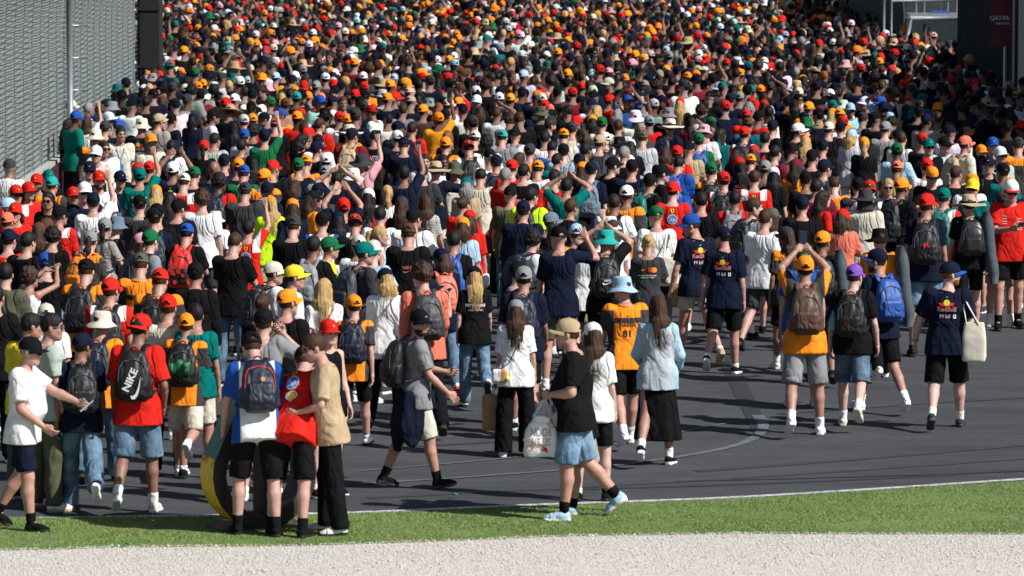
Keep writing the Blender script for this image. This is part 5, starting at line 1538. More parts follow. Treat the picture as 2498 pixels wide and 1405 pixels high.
def backpack(p, code, style):
    body, pocket, st, hd, zp = pack_mesh('std'); J = p['J']; B = BUILD[p['build']]
    M = J['M'].T; off = J['O'] + J['M'][1] * (-.008 - .02 * B['fat'])
    mw = p['mw'] @ m4(M, off)
    mt = nylon(code if code != 'a' or style != '' else code)
    if style == 'leather': mt = simple('leather_black', (.012, .012, .013), .35, bscale=40, bstr=.3)
    o = new_obj('backpack', body, None, [mt]); o.matrix_world = mw
    pm = mt
    if style == 'flower': pm = nylon('k')
    new_obj('pocket', pocket, o, [pm]); new_obj('handle', hd, o, [mt]); new_obj('zip', zp, o, [nylon('r') if style == 'dot' else nylon('d')])
    for s in st: new_obj('strap', s, o, [mt if code in 'kndbh' else nylon(code)])
    fr = ((0, -.345, .215), (1, 0, 0), (0, 0, 1), (0, -1, 0))
    if style == 'nike': flat_art('logo', [(text2d('NIKE', .03, 1.1), -.01, .05, .09, 'w', 1.15), (poly2d(SWOOSH), .05, -.02, .11, 'w', 1.0)], fr, o, 0)
    if style == 'nikes': flat_art('logo', [(poly2d(SWOOSH), 0, .02, .06, 'w', 0), (text2d('NIKE', .02), 0, .045, .035, 'w', 0)], fr, o, 0)
    if style == 'rb': flat_art('logo', [(disc2d(16), 0, .05, .02, 'y', 0), (poly2d(BULL), .003, .045, .05, 'r', 0), (poly2d([(-a, b) for a, b in BULL[::-1]]), -.003, .045, .05, 'r', 0)], fr, o, 0)
    if style == 'text': flat_art('logo', [(poly2d([(-1, -.5), (1, -.5), (1, .5), (-1, .5)]), 0, .05, .035, 'w', 0), (poly2d([(-1, -.2), (1, -.2), (1, .2), (-1, .2)]), 0, .0, .03, 'w', 0)], fr, o, 0)
    if style == 'red': flat_art('logo', [(poly2d([(-1, -1), (-.5, -1), (-.3, .2), (.1, -.3), (.3, .3), (.5, -.9), (1, -1), (.7, 1), (.3, .9), (0, .4), (-.3, 1), (-.8, .9)]), 0, .07, .03, 'r', .2)], fr, o, 0)
    if style == 'dot': flat_art('logo', [(disc2d(14), .02, .10, .016, 'o', 0)], fr, o, 0)
    if style == 'flower':
        rr = random.Random(3); flat_art('pattern', [(disc2d(7), rr.uniform(-.09, .09), rr.uniform(-.08, .1), rr.uniform(.015, .03), 'r', 0) for _ in range(9)], fr, o, 0)
    if style == 'green':
        g = Grid((-.2, -.46, .12), (.2, -.2, .45), .016); r = np.random.default_rng(4)
        for i in range(16): c = (r.uniform(-.11, .11), -.33 + r.uniform(-.04, .02), .26 + r.uniform(-.06, .06)); g.ell(c, r.uniform(.02, .055, 3), .02)
        V, F = g.mesh(); new_obj('green_jacket', mesh_np('green_jacket', folds(V, F, .008, 2), F), o, [nylon('e')])
    if style == 'roll':
        m = MB(); m.tube([(-.19, -.2, .53), (.19, -.2, .53)], .075, 14); new_obj('rolled_mat', m.mesh('rolled_mat'), o, [nylon('b')])
    if style == 'b':
        m = MB(); m.tube([(-.185, -.2, .14), (-.188, -.2, .30)], .033, 12); m.tube([(-.188, -.2, .30), (-.188, -.2, .34)], .016, 10); new_obj('water_bottle', m.mesh('water_bottle'), o, [simple('bottle_blue', (.1, .35, .6), .2)])
    PEND.append((o, '%s %sbackpack' % (CNAME[code], {'leather': 'leather ', 'nike': 'printed ', 'flower': 'red patterned ', 'rb': 'logo '}.get(style, '')), p, 'backpack', 'backpacks worn in the crowd'))
def tube_bag(p, code):
    J = p['J']; u, v, w = J['M']; a = J['shr'] + u * .02 - v * .16 + w * .16; b = J['O'] + u * .30 - v * .14 - w * .30
    pts = [a + (b - a) * t + np.array((.006 * math.sin(9 * t), 0, 0)) for t in np.linspace(0, 1, 9)]
    m = MB(); m.tube(pts, [.04, .072, .08, .074, .079, .073, .078, .072, .045], 14)
    o = new_obj('chair_bag', m.mesh('chair_bag'), None, [simple('chair_bag_fabric', (.055, .07, .085), .8, bscale=9, bstr=.5, bdist=.02)]); o.matrix_world = p['mw']
    m = MB(); m.tube([pts[1], J['shr'] + w * .085 - v * .02, J['shr'] + v * .12 - w * .1 + u * .0, J['O'] + w * .15 + v * .16 + u * .16, pts[6]], .014, 6, flat=.4); new_obj('strap', m.mesh('strap'), o, [nylon('d')])
    PEND.append((o, 'long slate grey folding chair bag', p, 'chair bag', None))
def phone(p, pos, Mx, col='k', case='d'):
    m = MB(); m.box((0, 0, 0), (.037, .0045, .077)); o = new_obj('phone', m.mesh('phone', False), None, [simple('phone_case_' + case, PAL[case], .35)])
    s = MB(); s.box((0, -.0052, 0), (.034, .0012, .072)); new_obj('screen', s.mesh('screen', False), o, [simple('phone_screen', (.02, .035, .06), .08)])
    o.matrix_world = p['mw'] @ m4(Mx, pos); PEND.append((o, 'smartphone', p, 'phone', None))

# ---------------------------------------------------------------- parse the table
KITS = dict(RB=('t', 'n', 'RB'), RBp=('t', 'n', None), RBn=('t', 'n', 'RBn'), FH=('t', 'r', 'FH'), FS=('t', 'r', 'FS'), FE=('t', 'FE', 'FE'), MC=('t', 'MC', 'MC'), MD=('t', 'MD', None), MO=('t', 'MO', None),
            MK=('t', 'd', 'MK'), BW=('t', 'BW', None), ZC=('t', 'ZC', None), ST=('t', 'ST', None), AM=('t', 't', 'AM'), PW=('t', 'w', 'PW'), PK=('t', 'k', 'PK'), MR=('t', 'k', None), GB=('h', 'GB', None))
KNAME = dict(RB='navy team shirt with red and yellow logo', RBp='navy team shirt', RBn='navy team shirt', FH='red team shirt with round badge', FS='red team shirt with yellow shell badge', FE='red and white team shirt',
             MC='orange and black team shirt', MD='black team shirt with orange shoulders', MO='black team shirt with orange sleeves', MK='dark grey team shirt', BW='white and blue team shirt', ZC='checked shirt',
             ST='striped shirt', AM='teal team shirt with winged logo', PW='white lettered team shirt', PK='black lettered team shirt', MR='black shirt', GB='pale grey and light blue jumper')
def parse(line):
    t = line.split(); p = dict(x=float(t[0])); yy = t[1].split('/'); p['y'] = float(yy[0]); p['yf'] = float(yy[1]) if len(yy) > 1 else None
    p['head'], p['hair'], p['top'], p['bot'] = t[2], t[3], t[4], t[5]; p['face'] = float(t[6]); p['pose'] = t[7]; ex = t[8:]
    p['ex'] = set(e for e in ex if ':' not in e); p['kv'] = {}
    for e in ex:
        if ':' in e: a = e.split(':'); p['kv'].setdefault(a[0], a[1:])
    return p
ROWS = [parse(l) for l in PEOPLE.strip().splitlines()]
ROWS.sort(key=lambda p: -(p['yf'] if p['yf'] else p['y'] + 340))
r0 = random.Random(11)
for i, p in enumerate(ROWS):
    p['i'] = i; rr = random.Random(i * 7 + 3)
    fem = 'f' in p['ex']
    p['build'] = 'b' if 'B' in p['ex'] else ('f' if fem else rr.choice(['m', 'm', 'm', 's', 'm', 'b'] if not p['yf'] else ['m', 'm', 's']))
    p['skin'] = int(p['kv']['sk'][0]) if 'sk' in p['kv'] else rr.choice([0, 0, 1, 1, 5, 2, 0, 3])
    if p['bot'] == '.': p['bot'] = rr.choice(['sk', 'sk', 'j5', 'sa', 'tk', 'd6', 'sd', 'j4', 'sc'])
    if p['pose'] == 's' and not p['yf'] and abs(p['face']) < 40: p['pose'] = rr.choice(['s', 's', 'wr', 'wl', 'p', 'c'])
    if p['yf'] is None: p['face'] += rr.uniform(-9, 9)
    p['loose'] = rr.choice([.3, .6, .9]); p['rr'] = rr
# positions: feet pixel where known, else head pixel + a body height chosen so that neighbours do not collide
placed = []
for p in ROWS:
    if p['yf']:
        g = on_plane(p['x'], p['yf']); g.y += .12
        h = float(p['kv']['h'][0]) if 'h' in p['kv'] else (z_at(p['x'], p['y'], g.y) + .02)
        p['h'] = min(max(h, 1.5), 1.95); p['pos'] = Vector((x_at(p['x'], p['yf'], g.y), g.y, 0))
        placed.append((p['pos'].x, p['pos'].y))
for p in ROWS:
    if p['yf']: continue
    base = float(p['kv']['h'][0]) if 'h' in p['kv'] else (1.66 if p['build'] == 'f' else 1.76)
    best = None
    for d in np.linspace(-.13, .13, 27):
        h = base + d; g = on_plane(p['x'], p['y'], h + .02)
        m = min(((g.x - a) ** 2 * 1.3 + (g.y - b) ** 2) ** .5 for a, b in placed) if placed else 9
        sc = min(m, .75) - .5 * abs(d)
        if best is None or sc > best[0]: best = (sc, h, g)
    p['h'] = best[1]; p['pos'] = Vector((best[2].x, best[2].y, 0)); placed.append((best[2].x, best[2].y))
N_IND = 318
EXTRA_FAR = [p for p in ROWS[N_IND:]]
IND = ROWS[:N_IND]

# ---------------------------------------------------------------- build the figures
LIB = {}
def lib(key, fn):
    if key not in LIB: LIB[key] = fn()
    return LIB[key]
def shade_of(code, denimq=None):
    return cloth(code)
def badge_mesh(c):
    o_, u_, v_ = np.array((0, .1090, .078)), np.array((1.0, 0, 0)), np.array((0, -.42, .9)); n_ = np.array((0, .9, .42)); vs_ = []; fs_ = []; ms_ = []
    sh = [(poly2d(SHIELD), .017, 'y'), (poly2d(HORSE), .021, 'k')] if c == 'r' else ([(poly2d(MARK), .017, 'k')] if c in 'oyc' else [(poly2d(MARK), .015, 'w')])
    for i_, ((v2, f2), sz, cc) in enumerate(sh):
        n0 = len(vs_)
        for a, b in v2: vs_.append(tuple(o_ - u_ * a * sz + v_ * b * sz + n_ * (.004 + .001 * i_)))
        for f in f2: fs_.append(tuple(k + n0 for k in f)); ms_.append(INKS.index(cc))
    me = bpy.data.meshes.new('badge'); me.from_pydata(vs_, [], fs_)
    for cc in INKS: me.materials.append(ink(cc))
    me.polygons.foreach_set('material_index', ms_); me.update(); return me
def build_person(p):
    P = dict(POSES[p['pose']]); P['build'] = p['build']; near = p['yf'] is not None or p['y'] > 600; rr = p['rr']
    P.setdefault('loose', p['loose'] if near else .6)
    hd = list(P.get('head', (0, -4)))
    if 'hy' in p['kv']: hd[0] = float(p['kv']['hy'][0])
    elif 'head' not in P: hd[0] = rr.choice([-28, 0, 0, 26]) if abs(p['face']) < 120 else rr.choice([-14, 0, 14])
    P['head'] = tuple(hd)
    if 'head' in p['kv']: pass
    if 'wide' in p['ex']: P['wide'] = 1.0
    top = p['top']; kit = KITS.get(top) or (top[0], top[1], None)
    sh_, bt = kit[0], p['bot'][0]
    if 'p' in p['kv']: kit = (kit[0], kit[1], p['kv']['p'][0])
    beard = 'be' in p['ex']
    res = .020 if near else .0245
    key = (p['pose'], p['build'], hd[0], hd[1], beard, near, P.get('wide', 0), P['loose'])
    J = lib(('J',) + key, lambda: skeleton(P)); p['J'] = J
    sc = p['h'] / 1.765
    mw = Matrix.Translation(p['pos']) @ Matrix.Rotation(R(-p['face']), 4, 'Z') @ Matrix.Scale(sc, 4); p['mw'] = mw; p['P'] = P
    hh = .0095 if near else .0115
    def mb():
        V, F, mi = make_body(P, J, res, hh, beard); return mesh_np('body', V, F, mi)
    hc = p['hair'][-1] if p['hair'] not in ('n', 'sg', '-') or p['hair'] == 'sg' else 'h'
    if hc not in HAIRS: hc = 'h'
    hm = hairm(hc); sk = skin(p['skin'])
    o = new_obj('person', lib(('body',) + key, mb), None, [sk, simple('lips', (.33, .1, .085), .5), hm, simple('eye', (.05, .04, .04), .2)]); o.matrix_world = mw
    p['obj'] = o; I4 = Matrix()
    seed = (p['i'] if near else hash(p['pose']) % 3)
    tk = (p['pose'], p['build'], sh_, near, P['loose'], p['i'] if near else 0)
    TV = lib(('topV',) + tk, lambda: make_top(P, J, sh_, .0165 if near else .021, p['i'] if near else len(p['pose'])))
    tm = jersey(kit[1]) if len(kit[1]) == 2 else cloth(kit[1])
    to = new_obj('shirt' if sh_ != 'h' else 'jumper', lib(('topM',) + tk, lambda: mesh_np('shirt', *TV)), o, [tm])
    if kit[2] and (kit[2] != 'lan') and kit[2] != 'flap':
        pm = lib(('print', kit[2]) + tk, lambda: print_mesh(TV[0], TV[1], J, kit[2]))
        if pm: new_obj('shirt_print', pm, to)
    if near:
        def col_():
            m = MB(); u_, v_, w_ = J['M']; polo = 'polo' in str(kit[2]) or p['top'] in ('ta', 'RB', 'FH', 'MC', 'FS') ; hh_ = .028 if polo else .012
            cs = [J['O'] + w_ * (.512 + .012 * math.cos(a) * -1) + u_ * .073 * math.cos(a) + v_ * (-.018 + .068 * math.sin(a)) - w_ * (.02 * max(0, math.sin(a))) for a in np.linspace(0, 2 * math.pi, 25)]
            m.tube([Vector(c_) for c_ in cs], hh_ * .6, 6); return m.mesh('collar')
        new_obj('collar', col_(), to, [tm])
    bk = (p['pose'], p['build'], bt if bt != 'd' else 's', near, P.get('wide', 0), p['i'] if near else 0)
    BVF = lib(('botV',) + bk, lambda: make_bottom(P, J, 's' if bt == 'd' else ('t' if bt == 'j' else bt), .018 if near else .025, p['i'] if near else 0))
    bc = p['bot'][1]; bm = denim(int(bc) / 10) if bt in 'jd' else cloth(bc)
    new_obj({'s': 'shorts', 'd': 'shorts', 'k': 'skirt'}.get(bt, 'trousers'), lib(('botM',) + bk, lambda: mesh_np('bottoms', *BVF)), o, [bm])
    shc = p['kv'].get('sh', [rr.choice(['ww', 'kw', 'kk', 'cw', 'dw'])])[0]
    for s, sg in (('r', 1), ('l', -1)):
        new_obj('shoe', T(('shoe', .009 if near else .014, sg)), o, [cloth(shc[0]), simple('sole_' + shc[1], PAL[shc[1]], .7)], m4(J['foot' + s], J['ank' + s]))
        if near and bt in 'sdk':
            so = p['kv'].get('so', [rr.choice('wwk')])[0]
            new_obj('sock', mesh_np('sock', *make_sock(P, J, s, .012, .24 if 'so' in p['kv'] else .13)), o, [cloth(so)])
    # head: hair, hat, glasses
    hx = m4(J['Mh'] * HS, J['hc']); H, hr = p['head'], p['hair']
    if hr != 'n':
        kind = hr[0] if hr[0] in 'sLMpca' else 's'
        if H != '-' and kind == 'c': kind = 's' if H[0] in 'CXUBKDY' else 'c'
        new_obj('hair', T(('hair', kind, .0095 if near else .012)), o, [hm], hx)
    if H != '-':
        c = H[1]; k = H[0]
        if k in 'CXUDY':
            rot = Matrix.Rotation(math.pi, 4, 'Z') if k == 'Y' else Matrix()
            cp = new_obj('cap', T(('cap',)), o, [cap_cloth(c)], hx @ Matrix.Rotation(R(rr.uniform(6, 12) if k != 'Y' else -3), 4, 'X') @ rot)
            if k == 'Y' or abs(p['face']) > 55 or abs(hd[0]) > 50:
                bm_ = lib(('badge', c), lambda: badge_mesh(c)); new_obj('badge', bm_, cp)
            bc2 = {'U': 'b', 'D': 'r', 'Y': c}.get(k, c if rr.random() < .8 or c in 'kn' else 'k')
            new_obj('brim', T(('brim',)), cp, [cap_cloth(bc2)])
        elif k == 'B': new_obj('bucket_hat', T(('bucket', False)), o, [cap_cloth(c)], hx)
        elif k == 'W': new_obj('bucket_hat', T(('bucket', True)), o, [cap_cloth(c)], hx)
        elif k == 'S':
            st = new_obj('straw_hat', T(('straw',)), o, [simple('straw_' + c, PAL[c], .8, bscale=120, bstr=.5)], hx); new_obj('hat_band', T(('band',)), st, [cloth('k' if c != 'x' else 'z')])
        elif k == 'K': new_obj('beanie', T(('beanie',)), o, [cap_cloth(c)], hx)
    if 'sg' in p['ex']: new_obj('sunglasses', T(('sunglasses',)), o, [simple('dark_glass', (.012, .012, .014), .12)], hx)
    if 'glasses' in p['ex']: new_obj('glasses', T(('sunglasses',)), o, [simple('pale_glass', (.16, .12, .1), .12)], hx)
    if p['kv'].get('p') == ['lan'] or 'lan' in p['ex']:
        m = MB(); fr = 1
        u, v, w = J['M']; q = lambda a, b, c: J['O'] + u * a + v * b + w * c
        m.tube([q(-.06, .02, .52), q(-.06, .11, .45), q(-.01, .15, .3), q(-.0, .15, .22)], .009, 4, flat=.3); m.tube([q(.06, .02, .52), q(.06, .11, .45), q(.01, .15, .3), q(0, .15, .22)], .009, 4, flat=.3)
        m.box(q(0, .16, .16), (.045, .004, .065)); new_obj('lanyard', m.mesh('lanyard', False), o, [simple('lanyard_blue', (.06, .2, .5), .4)])
    if p['kv'].get('p') == ['flap']:
        g = Grid((-.14, -.2, -.2), (.14, .1, .06), .014); g.prof((0, -.03, 0), np.eye(3), [-.15, 0, .04], [.115, .1, .09], [.11, .1, .09], [-.02, 0, 0], 0); V, F = g.mesh(); new_obj('neck_flap', mesh_np('neck_flap', folds(V, F, .006, 1), F), o, [cloth('d')], hx)
    if 'b' in p['kv']: backpack(p, p['kv']['b'][0], p['kv']['b'][1] if len(p['kv']['b']) > 1 else '')
    if 'tube' in p['kv']: tube_bag(p, p['kv']['tube'][0])
    if 'phs' in p['ex']:
        if p['pose'] in ('u', 'sing', 'pho', 'U', 'H', 'p'):
            a = J['wrir'] + (J['handr'] @ np.array((-.04, .0, -.12)))
            if p['pose'] in ('pho', 'U', 'sing', 'H'): a = (J['wrir'] + J['wril']) / 2 + np.array((0, .03, .12)); a[0] = a[0] + .0
            phone(p, a, np.eye(3))
    if 'ph' in p['kv']:
        s = 'l' if p['pose'] in ('F1',) else 'r'
        phone(p, J['wri' + s] + J['hand' + s] @ np.array((-.03 if s == 'r' else .03, .01, -.11)), rz(R(20)) @ rx(R(-50)), 'k', p['kv']['ph'][0])
for p in IND: build_person(p)
# ---------------------------------------------------------------- carried bags and single things
def who(x, y): return min(IND, key=lambda p: abs(p['x'] - x) + abs(p['y'] - y))
def owned(o, p, text, cat, group=None): o.matrix_world = p['mw']; PEND.append((o, text, p, cat, group)); return o
def bag_np(c, w, d, h, seed=0, taper=.85, amp=.012, r=.035, vox=.016):
    g = Grid((c[0] - w - .05, c[1] - d - .05, c[2] - h - .05), (c[0] + w + .05, c[1] + d + .05, c[2] + h + .05), vox)
    g.prof((c[0], c[1], c[2] - h), np.eye(3), [0, h * .3, h * 1.2, 2 * h], [w * .9, w, w * .97, w * taper], [d * .95, d, d * .9, d * .35], [0, 0, 0, 0], 0, p=4)
    V, F = g.mesh(); return folds(V, F, amp, seed, 1.3, 1.0), F
CANVAS = simple('canvas', (.60, .55, .46), .9, bscale=60, bstr=.3); KRAFT = simple('kraft_paper', (.36, .21, .10), .85, bscale=12, bstr=.4, bdist=.01); PLAST = simple('white_plastic', (.70, .69, .68), .35, bscale=14, bstr=.7, bdist=.02)
# tote bag of the man at the right
p = who(2308, 640); J = p['J']; S = J['shr']; u, v, w = J['M']
c = J['O'] + u * .285 - v * .10 + w * .0; V, F = bag_np(c, .13, .06, .21, 4, .8, .004)
V = V.copy(); o = new_obj('tote_bag', mesh_np('tote_bag', V, F), None, [CANVAS])
for k in (-1, 1):
    m = MB(); m.tube([c + np.array((-.08, k * .02, .18)), S + u * .0 - v * .085 - w * .08, S + w * .078 - v * .01 - u * .035, S + u * .045 - v * .10 - w * .08, c + np.array((.05, k * .02, .18))], .014, 6, flat=.35); new_obj('strap', m.mesh('strap'), o, [CANVAS])
owned(o, p, 'cream canvas tote bag', 'tote bag')
m = MB(); m.tube([J['wril'] + u * .034 * math.cos(a) + v * .03 * math.sin(a) for a in np.linspace(0, 6.28, 13)], .008, 5); new_obj('wristband', m.mesh('wristband'), p['obj'], [nylon('q')])
# white carrier bag of the man walking left
p = who(1402, 783); J = p['J']; hnd = (J['wril'] + J['handl'] @ np.array((.03, 0, -.09)))
c = hnd + np.array((0, .03, -.36)); V, F = bag_np(c, .10, .17, .19, 9, .55, .03)
o = new_obj('carrier_bag', mesh_np('carrier_bag', V, F), None, [PLAST])
for k in (-1, 1):
    m = MB(); m.tube([c + np.array((k * .05, .07, .17)), hnd + np.array((k * .014, .02, -.05)), hnd, hnd + np.array((k * .014, -.02, -.05)), c + np.array((k * .05, -.07, .17))], [.03, .02, .014, .02, .03], 7, flat=.4); new_obj('handle', m.mesh('handle'), o, [PLAST])
bv = BVHTree.FromPolygons(V.tolist(), F.tolist()); vs = []; fs = []; ms = []
for (v2, f2), cy, cz, sz, cc in ((text2d('NOOR', .01, .62), 0, .035, .10, 'z'), (text2d('NE US', .01, .62), 0, -.05, .10, 'z'), (poly2d([(-.8, 1), (.1, .2), (-.5, .1), (.9, -.6), (.5, .6), (.3, .35), (-.6, 1.15)]), .02, -.115, .05, 'r'), (disc2d(14, .8), .09, .11, .03, 'r'), (disc2d(14, .75), -.1, -.1, .028, 'r')):
    n0 = len(vs)
    for a, b in v2:
        yy = c[1] - a * sz + cy * -1; zz = c[2] + b * sz + cz; h_ = bv.ray_cast(Vector((c[0] - .5, yy, zz)), Vector((1, 0, 0))); q = h_[0] if h_[0] else Vector((c[0] - .05, yy, zz)); vs.append((q.x - .004, yy, zz))
    for f in f2: fs.append(tuple(i + n0 for i in f)); ms.append(INKS.index(cc))
me = bpy.data.meshes.new('bag_print'); me.from_pydata(vs, [], fs)
for cc in INKS: me.materials.append(ink(cc))
me.polygons.foreach_set('material_index', ms); new_obj('bag_print', me, o)
owned(o, p, 'white plastic carrier bag with red and grey print', 'carrier bag')
# paper bags
def paper_bag(p, side, dz=-.30, w=(.085, .14, .16), dx=0, txt='brown paper bag'):
    J = p['J']; s = 'r' if side > 0 else 'l'; hnd = J['wri' + s] + J['hand' + s] @ np.array((-.02 * side, 0, -.08)); c = hnd + np.array((dx, .0, dz))
    g = Grid(c - .25, c + .25, .015); g.rbox(c, (w[1], w[0], w[2]), .012, 0); V, F = g.mesh(); o = new_obj('paper_bag', mesh_np('paper_bag', folds(V, F, .006, 3, 1.4), F), None, [KRAFT])
    for k in (-1, 1):
        m = MB(); m.tube([c + np.array((-.05, k * .05, w[2] - .01)), hnd + np.array((-.02, k * .01, -.01)), hnd + np.array((.02, k * .01, -.01)), c + np.array((.05, k * .05, w[2] - .01))], .006, 5); new_obj('handle', m.mesh('handle'), o, [KRAFT])
    owned(o, p, txt, 'paper bag')
paper_bag(who(1258, 738), -1, -.34, (.10, .15, .20), -.05, 'tall brown paper bag')
paper_bag(who(1602, 494), 1, -.26, (.07, .12, .15))
p = who(1698, 521); J = p['J']; m = MB(); c = J['wrir'] + J['handr'] @ np.array((-.05, .0, -.10)); m.box(c, (.045, .075, .055)); m.box(c + np.array((0, 0, .056)), (.046, .076, .004)); owned(new_obj('cardboard_box', m.mesh('cardboard_box', False), None, [KRAFT]), p, 'small brown cardboard box', 'box')
# cross-body bag of the woman in wide black trousers
p = who(1258, 738); J = p['J']; u, v, w = J['M']; O = J['O']; c = O - u * .17 - v * .15 - w * .02; g = Grid(c - .16, c + .16, .012); g.rbox(c, (.085, .045, .075), .03, 0); V, F = g.mesh()
o = new_obj('shoulder_bag', mesh_np('shoulder_bag', V, F, (V[F].mean(1)[:, 0] > c[0] + .01).astype(int)), None, [cloth('w'), simple('tan_leather', (.45, .2, .07), .5)])
m = MB(); m.tube([c + np.array((0, 0, .07)), O - v * .165 + w * .12 - u * .07, O - v * .165 + w * .32 + u * .03, O + w * .50 - v * .09 + u * .10, O + w * .545 + u * .12, O + w * .42 + v * .14 + u * .08, O + w * .1 + v * .15 - u * .1], .007, 5); new_obj('strap', m.mesh('strap'), o, [nylon('k')])
m = MB(); m.lathe([(0, .03), (.02, .02), (.03, 0), (.02, -.02), (0, -.03)], 8); ch = new_obj('charm', m.mesh('charm'), o, [simple('charm_green', (.5, .65, .1), .5)]); ch.location = c + np.array((.09, -.03, -.03))
owned(o, p, 'small white and tan shoulder bag', 'shoulder bag')
# shoulder straps with bags seen from behind
def sling(p, code, bagcode=None, label='cross body bag', flip=1):
    J = p['J']; u, v, w = J['M']; O = J['O']; q = lambda a, b, c: O + u * (a * flip) + v * b + w * c; B = BUILD[p['build']]; bb = -.145 - .03 * B['fat']
    m = MB(); m.tube([q(.17, -.12, .02), q(.13, bb, .12), q(.05, bb - .008, .26), q(-.03, bb - .004, .38), q(-.085, -.11, .49), q(-.10, -.02, .56), q(-.09, .09, .52), q(0, .16, .3), q(.17, .13, .05)], .02, 6, flat=.3)
    if not bagcode: new_obj('strap', m.mesh('strap'), p['obj'], [nylon(code)]); return
    c = q(.21, -.06, -.08); g = Grid(c - .2, c + .2, .014); g.rbox(c, (.05, .12, .09), .04, 0); V, F = g.mesh(); o = new_obj('cross_body_bag', mesh_np('cross_body_bag', folds(V, F, .006, 3), F), None, [nylon(bagcode)]); new_obj('strap', m.mesh('strap'), o, [nylon(code)]); owned(o, p, label, 'bag')
sling(who(640, 750), 'k'); sling(who(790, 668), 'a', 'z', 'beige cross body bag', -1); sling(who(940, 645), 'z', 'k', 'dark shoulder bag', -1); sling(who(1145, 510), 'w', 'w', 'white shoulder bag', 1)
p = who(1602, 494); J = p['J']; u, v, w = J['M']; O = J['O']; c = O + u * .16 - v * .20 + w * .05; V, F = bag_np(c, .12, .06, .17, 12, .8, .015); o = new_obj('tote_bag', mesh_np('tote_bag', V, F), None, [CANVAS])
m = MB(); m.tube([c + np.array((-.07, .02, .16)), J['shr'] - v * .09 + w * .02 - u * .05, J['shr'] + w * .08 - u * .05, J['shr'] - v * .09 + w * .02 + u * .0, c + np.array((.07, .02, .16))], .014, 6, flat=.35); new_obj('strap', m.mesh('strap'), o, [CANVAS]); owned(o, p, 'off white canvas tote bag with faint print', 'tote bag')
# navy jacket tied round the waist
p = who(1012, 757); J = p['J']; O = J['O']; g = Grid(O + np.array((-.3, -.34, -.62)), O + np.array((.3, .3, .2)), .017)
g.prof(O, J['P'], [-.06, .06], [.192, .18], [.152, .145], [0, 0.01], 0); g.prof(O + np.array((0, -.13, 0)), J['P'], [-.56, -.3, 0, .04], [.13, .19, .18, .16], [.028, .04, .045, .04], [-.05, -.05, 0, 0], .03)
g.prof(O + np.array((.165, -.02, 0)), J['P'], [-.5, -.3, 0, .04], [.04, .05, .04, .03], [.05, .14, .13, .11], [-.06, -.04, 0, 0], .03)
g.cone(O + np.array((.03, .16, 0)), O + np.array((.06, .20, -.25)), .035, .03, .02); g.cone(O + np.array((-.03, .16, 0)), O + np.array((-.02, .19, -.22)), .035, .03, .02)
V, F = g.mesh(); new_obj('tied_jacket', mesh_np('tied_jacket', folds(V, F, .012, 5, .8), F), p['obj'], [cloth('n')])
# phones / camera in the hands of the man behind the bearded walker handled in the table
# large hollow painted sculpture standing on the grass behind the bending men
ty = bpy.data.objects.new('painted_sculpture', None); COL.objects.link(ty); g0 = on_plane(626, 1300); ty.location = (g0.x, g0.y + .34, 0); ty.rotation_euler = (0, 0, R(26)); tag(ty, 'large hollow loop sculpture painted teal and yellow behind the two bending men', 'sculpture')
def loop2(r0, r1, h, z0, x0=0.0, n=14):
    P = [(x0 + r0 * math.cos(a), z0 + r0 + r0 * math.sin(a)) for a in np.linspace(math.pi * 1.0 - .25, math.pi * 2 + .25, n)]
    return P + [(x0 + r1 * math.cos(a), z0 + h - r1 + r1 * math.sin(a)) for a in np.linspace(.25, math.pi - .25, n)]
A_ = loop2(.50, .26, 1.30, 0.0); B_ = loop2(.37, .14, 1.06, .13); n_ = len(A_); V = []; F = []
for y in (-.15, .15): V += [(x, y, z) for x, z in A_] + [(x, y, z) for x, z in B_]
for i in range(n_):
    k = (i + 1) % n_; F += [(i, k, 2 * n_ + k, 2 * n_ + i), (n_ + k, n_ + i, 3 * n_ + i, 3 * n_ + k), (k, i, n_ + i, n_ + k), (2 * n_ + i, 2 * n_ + k, 3 * n_ + k, 3 * n_ + i)]
m = MB(); m.add(V, F); m.m = [0 if q % 4 == 0 else 1 for q in range(len(F))]
tm, n, b = mat_base('painted_panel'); c_ = coord(n); sp = N(n, 'ShaderNodeSeparateXYZ'); L(n, c_, sp.inputs[0]); ns = noise(n, c_, 2.5, 3, .6)
ad = N(n, 'ShaderNodeMath', operation='MULTIPLY_ADD'); L(n, ns, ad.inputs[0]); ad.inputs[1].default_value = .12; L(n, sp.outputs[2], ad.inputs[2])
col = mixc(n, ramp(n, ad.outputs[0], .70, .715), (.80, .50, .03), (.005, .19, .16)); st = noise(n, c_, 6, 5, .65, .6); col = mixc(n, ramp2(n, st, .54, .64, 0, .8), col, (.30, .05, .03)); col = mixc(n, ramp2(n, noise(n, c_, 4.1, 4, .6), .58, .7, 0, .8), col, (.05, .045, .02))
L(n, col, b.inputs['Base Color']); b.inputs['Roughness'].default_value = .5; new_obj('painted_band', m.mesh('painted_band', False), ty, [tm, simple('maroon_black', (.014, .009, .011), .6)])
m = MB(); m.box((.05, 0, .55), (.05, .13, .45)); new_obj('divider', m.mesh('divider', False), ty, [simple('maroon_black', (.014, .009, .011), .6)])
m = MB(); m.box((0, 0, .012), (.42, .22, .012)); new_obj('foot_plate', m.mesh('foot_plate', False), ty, [simple('foot_plate', (.03, .03, .032), .6)])
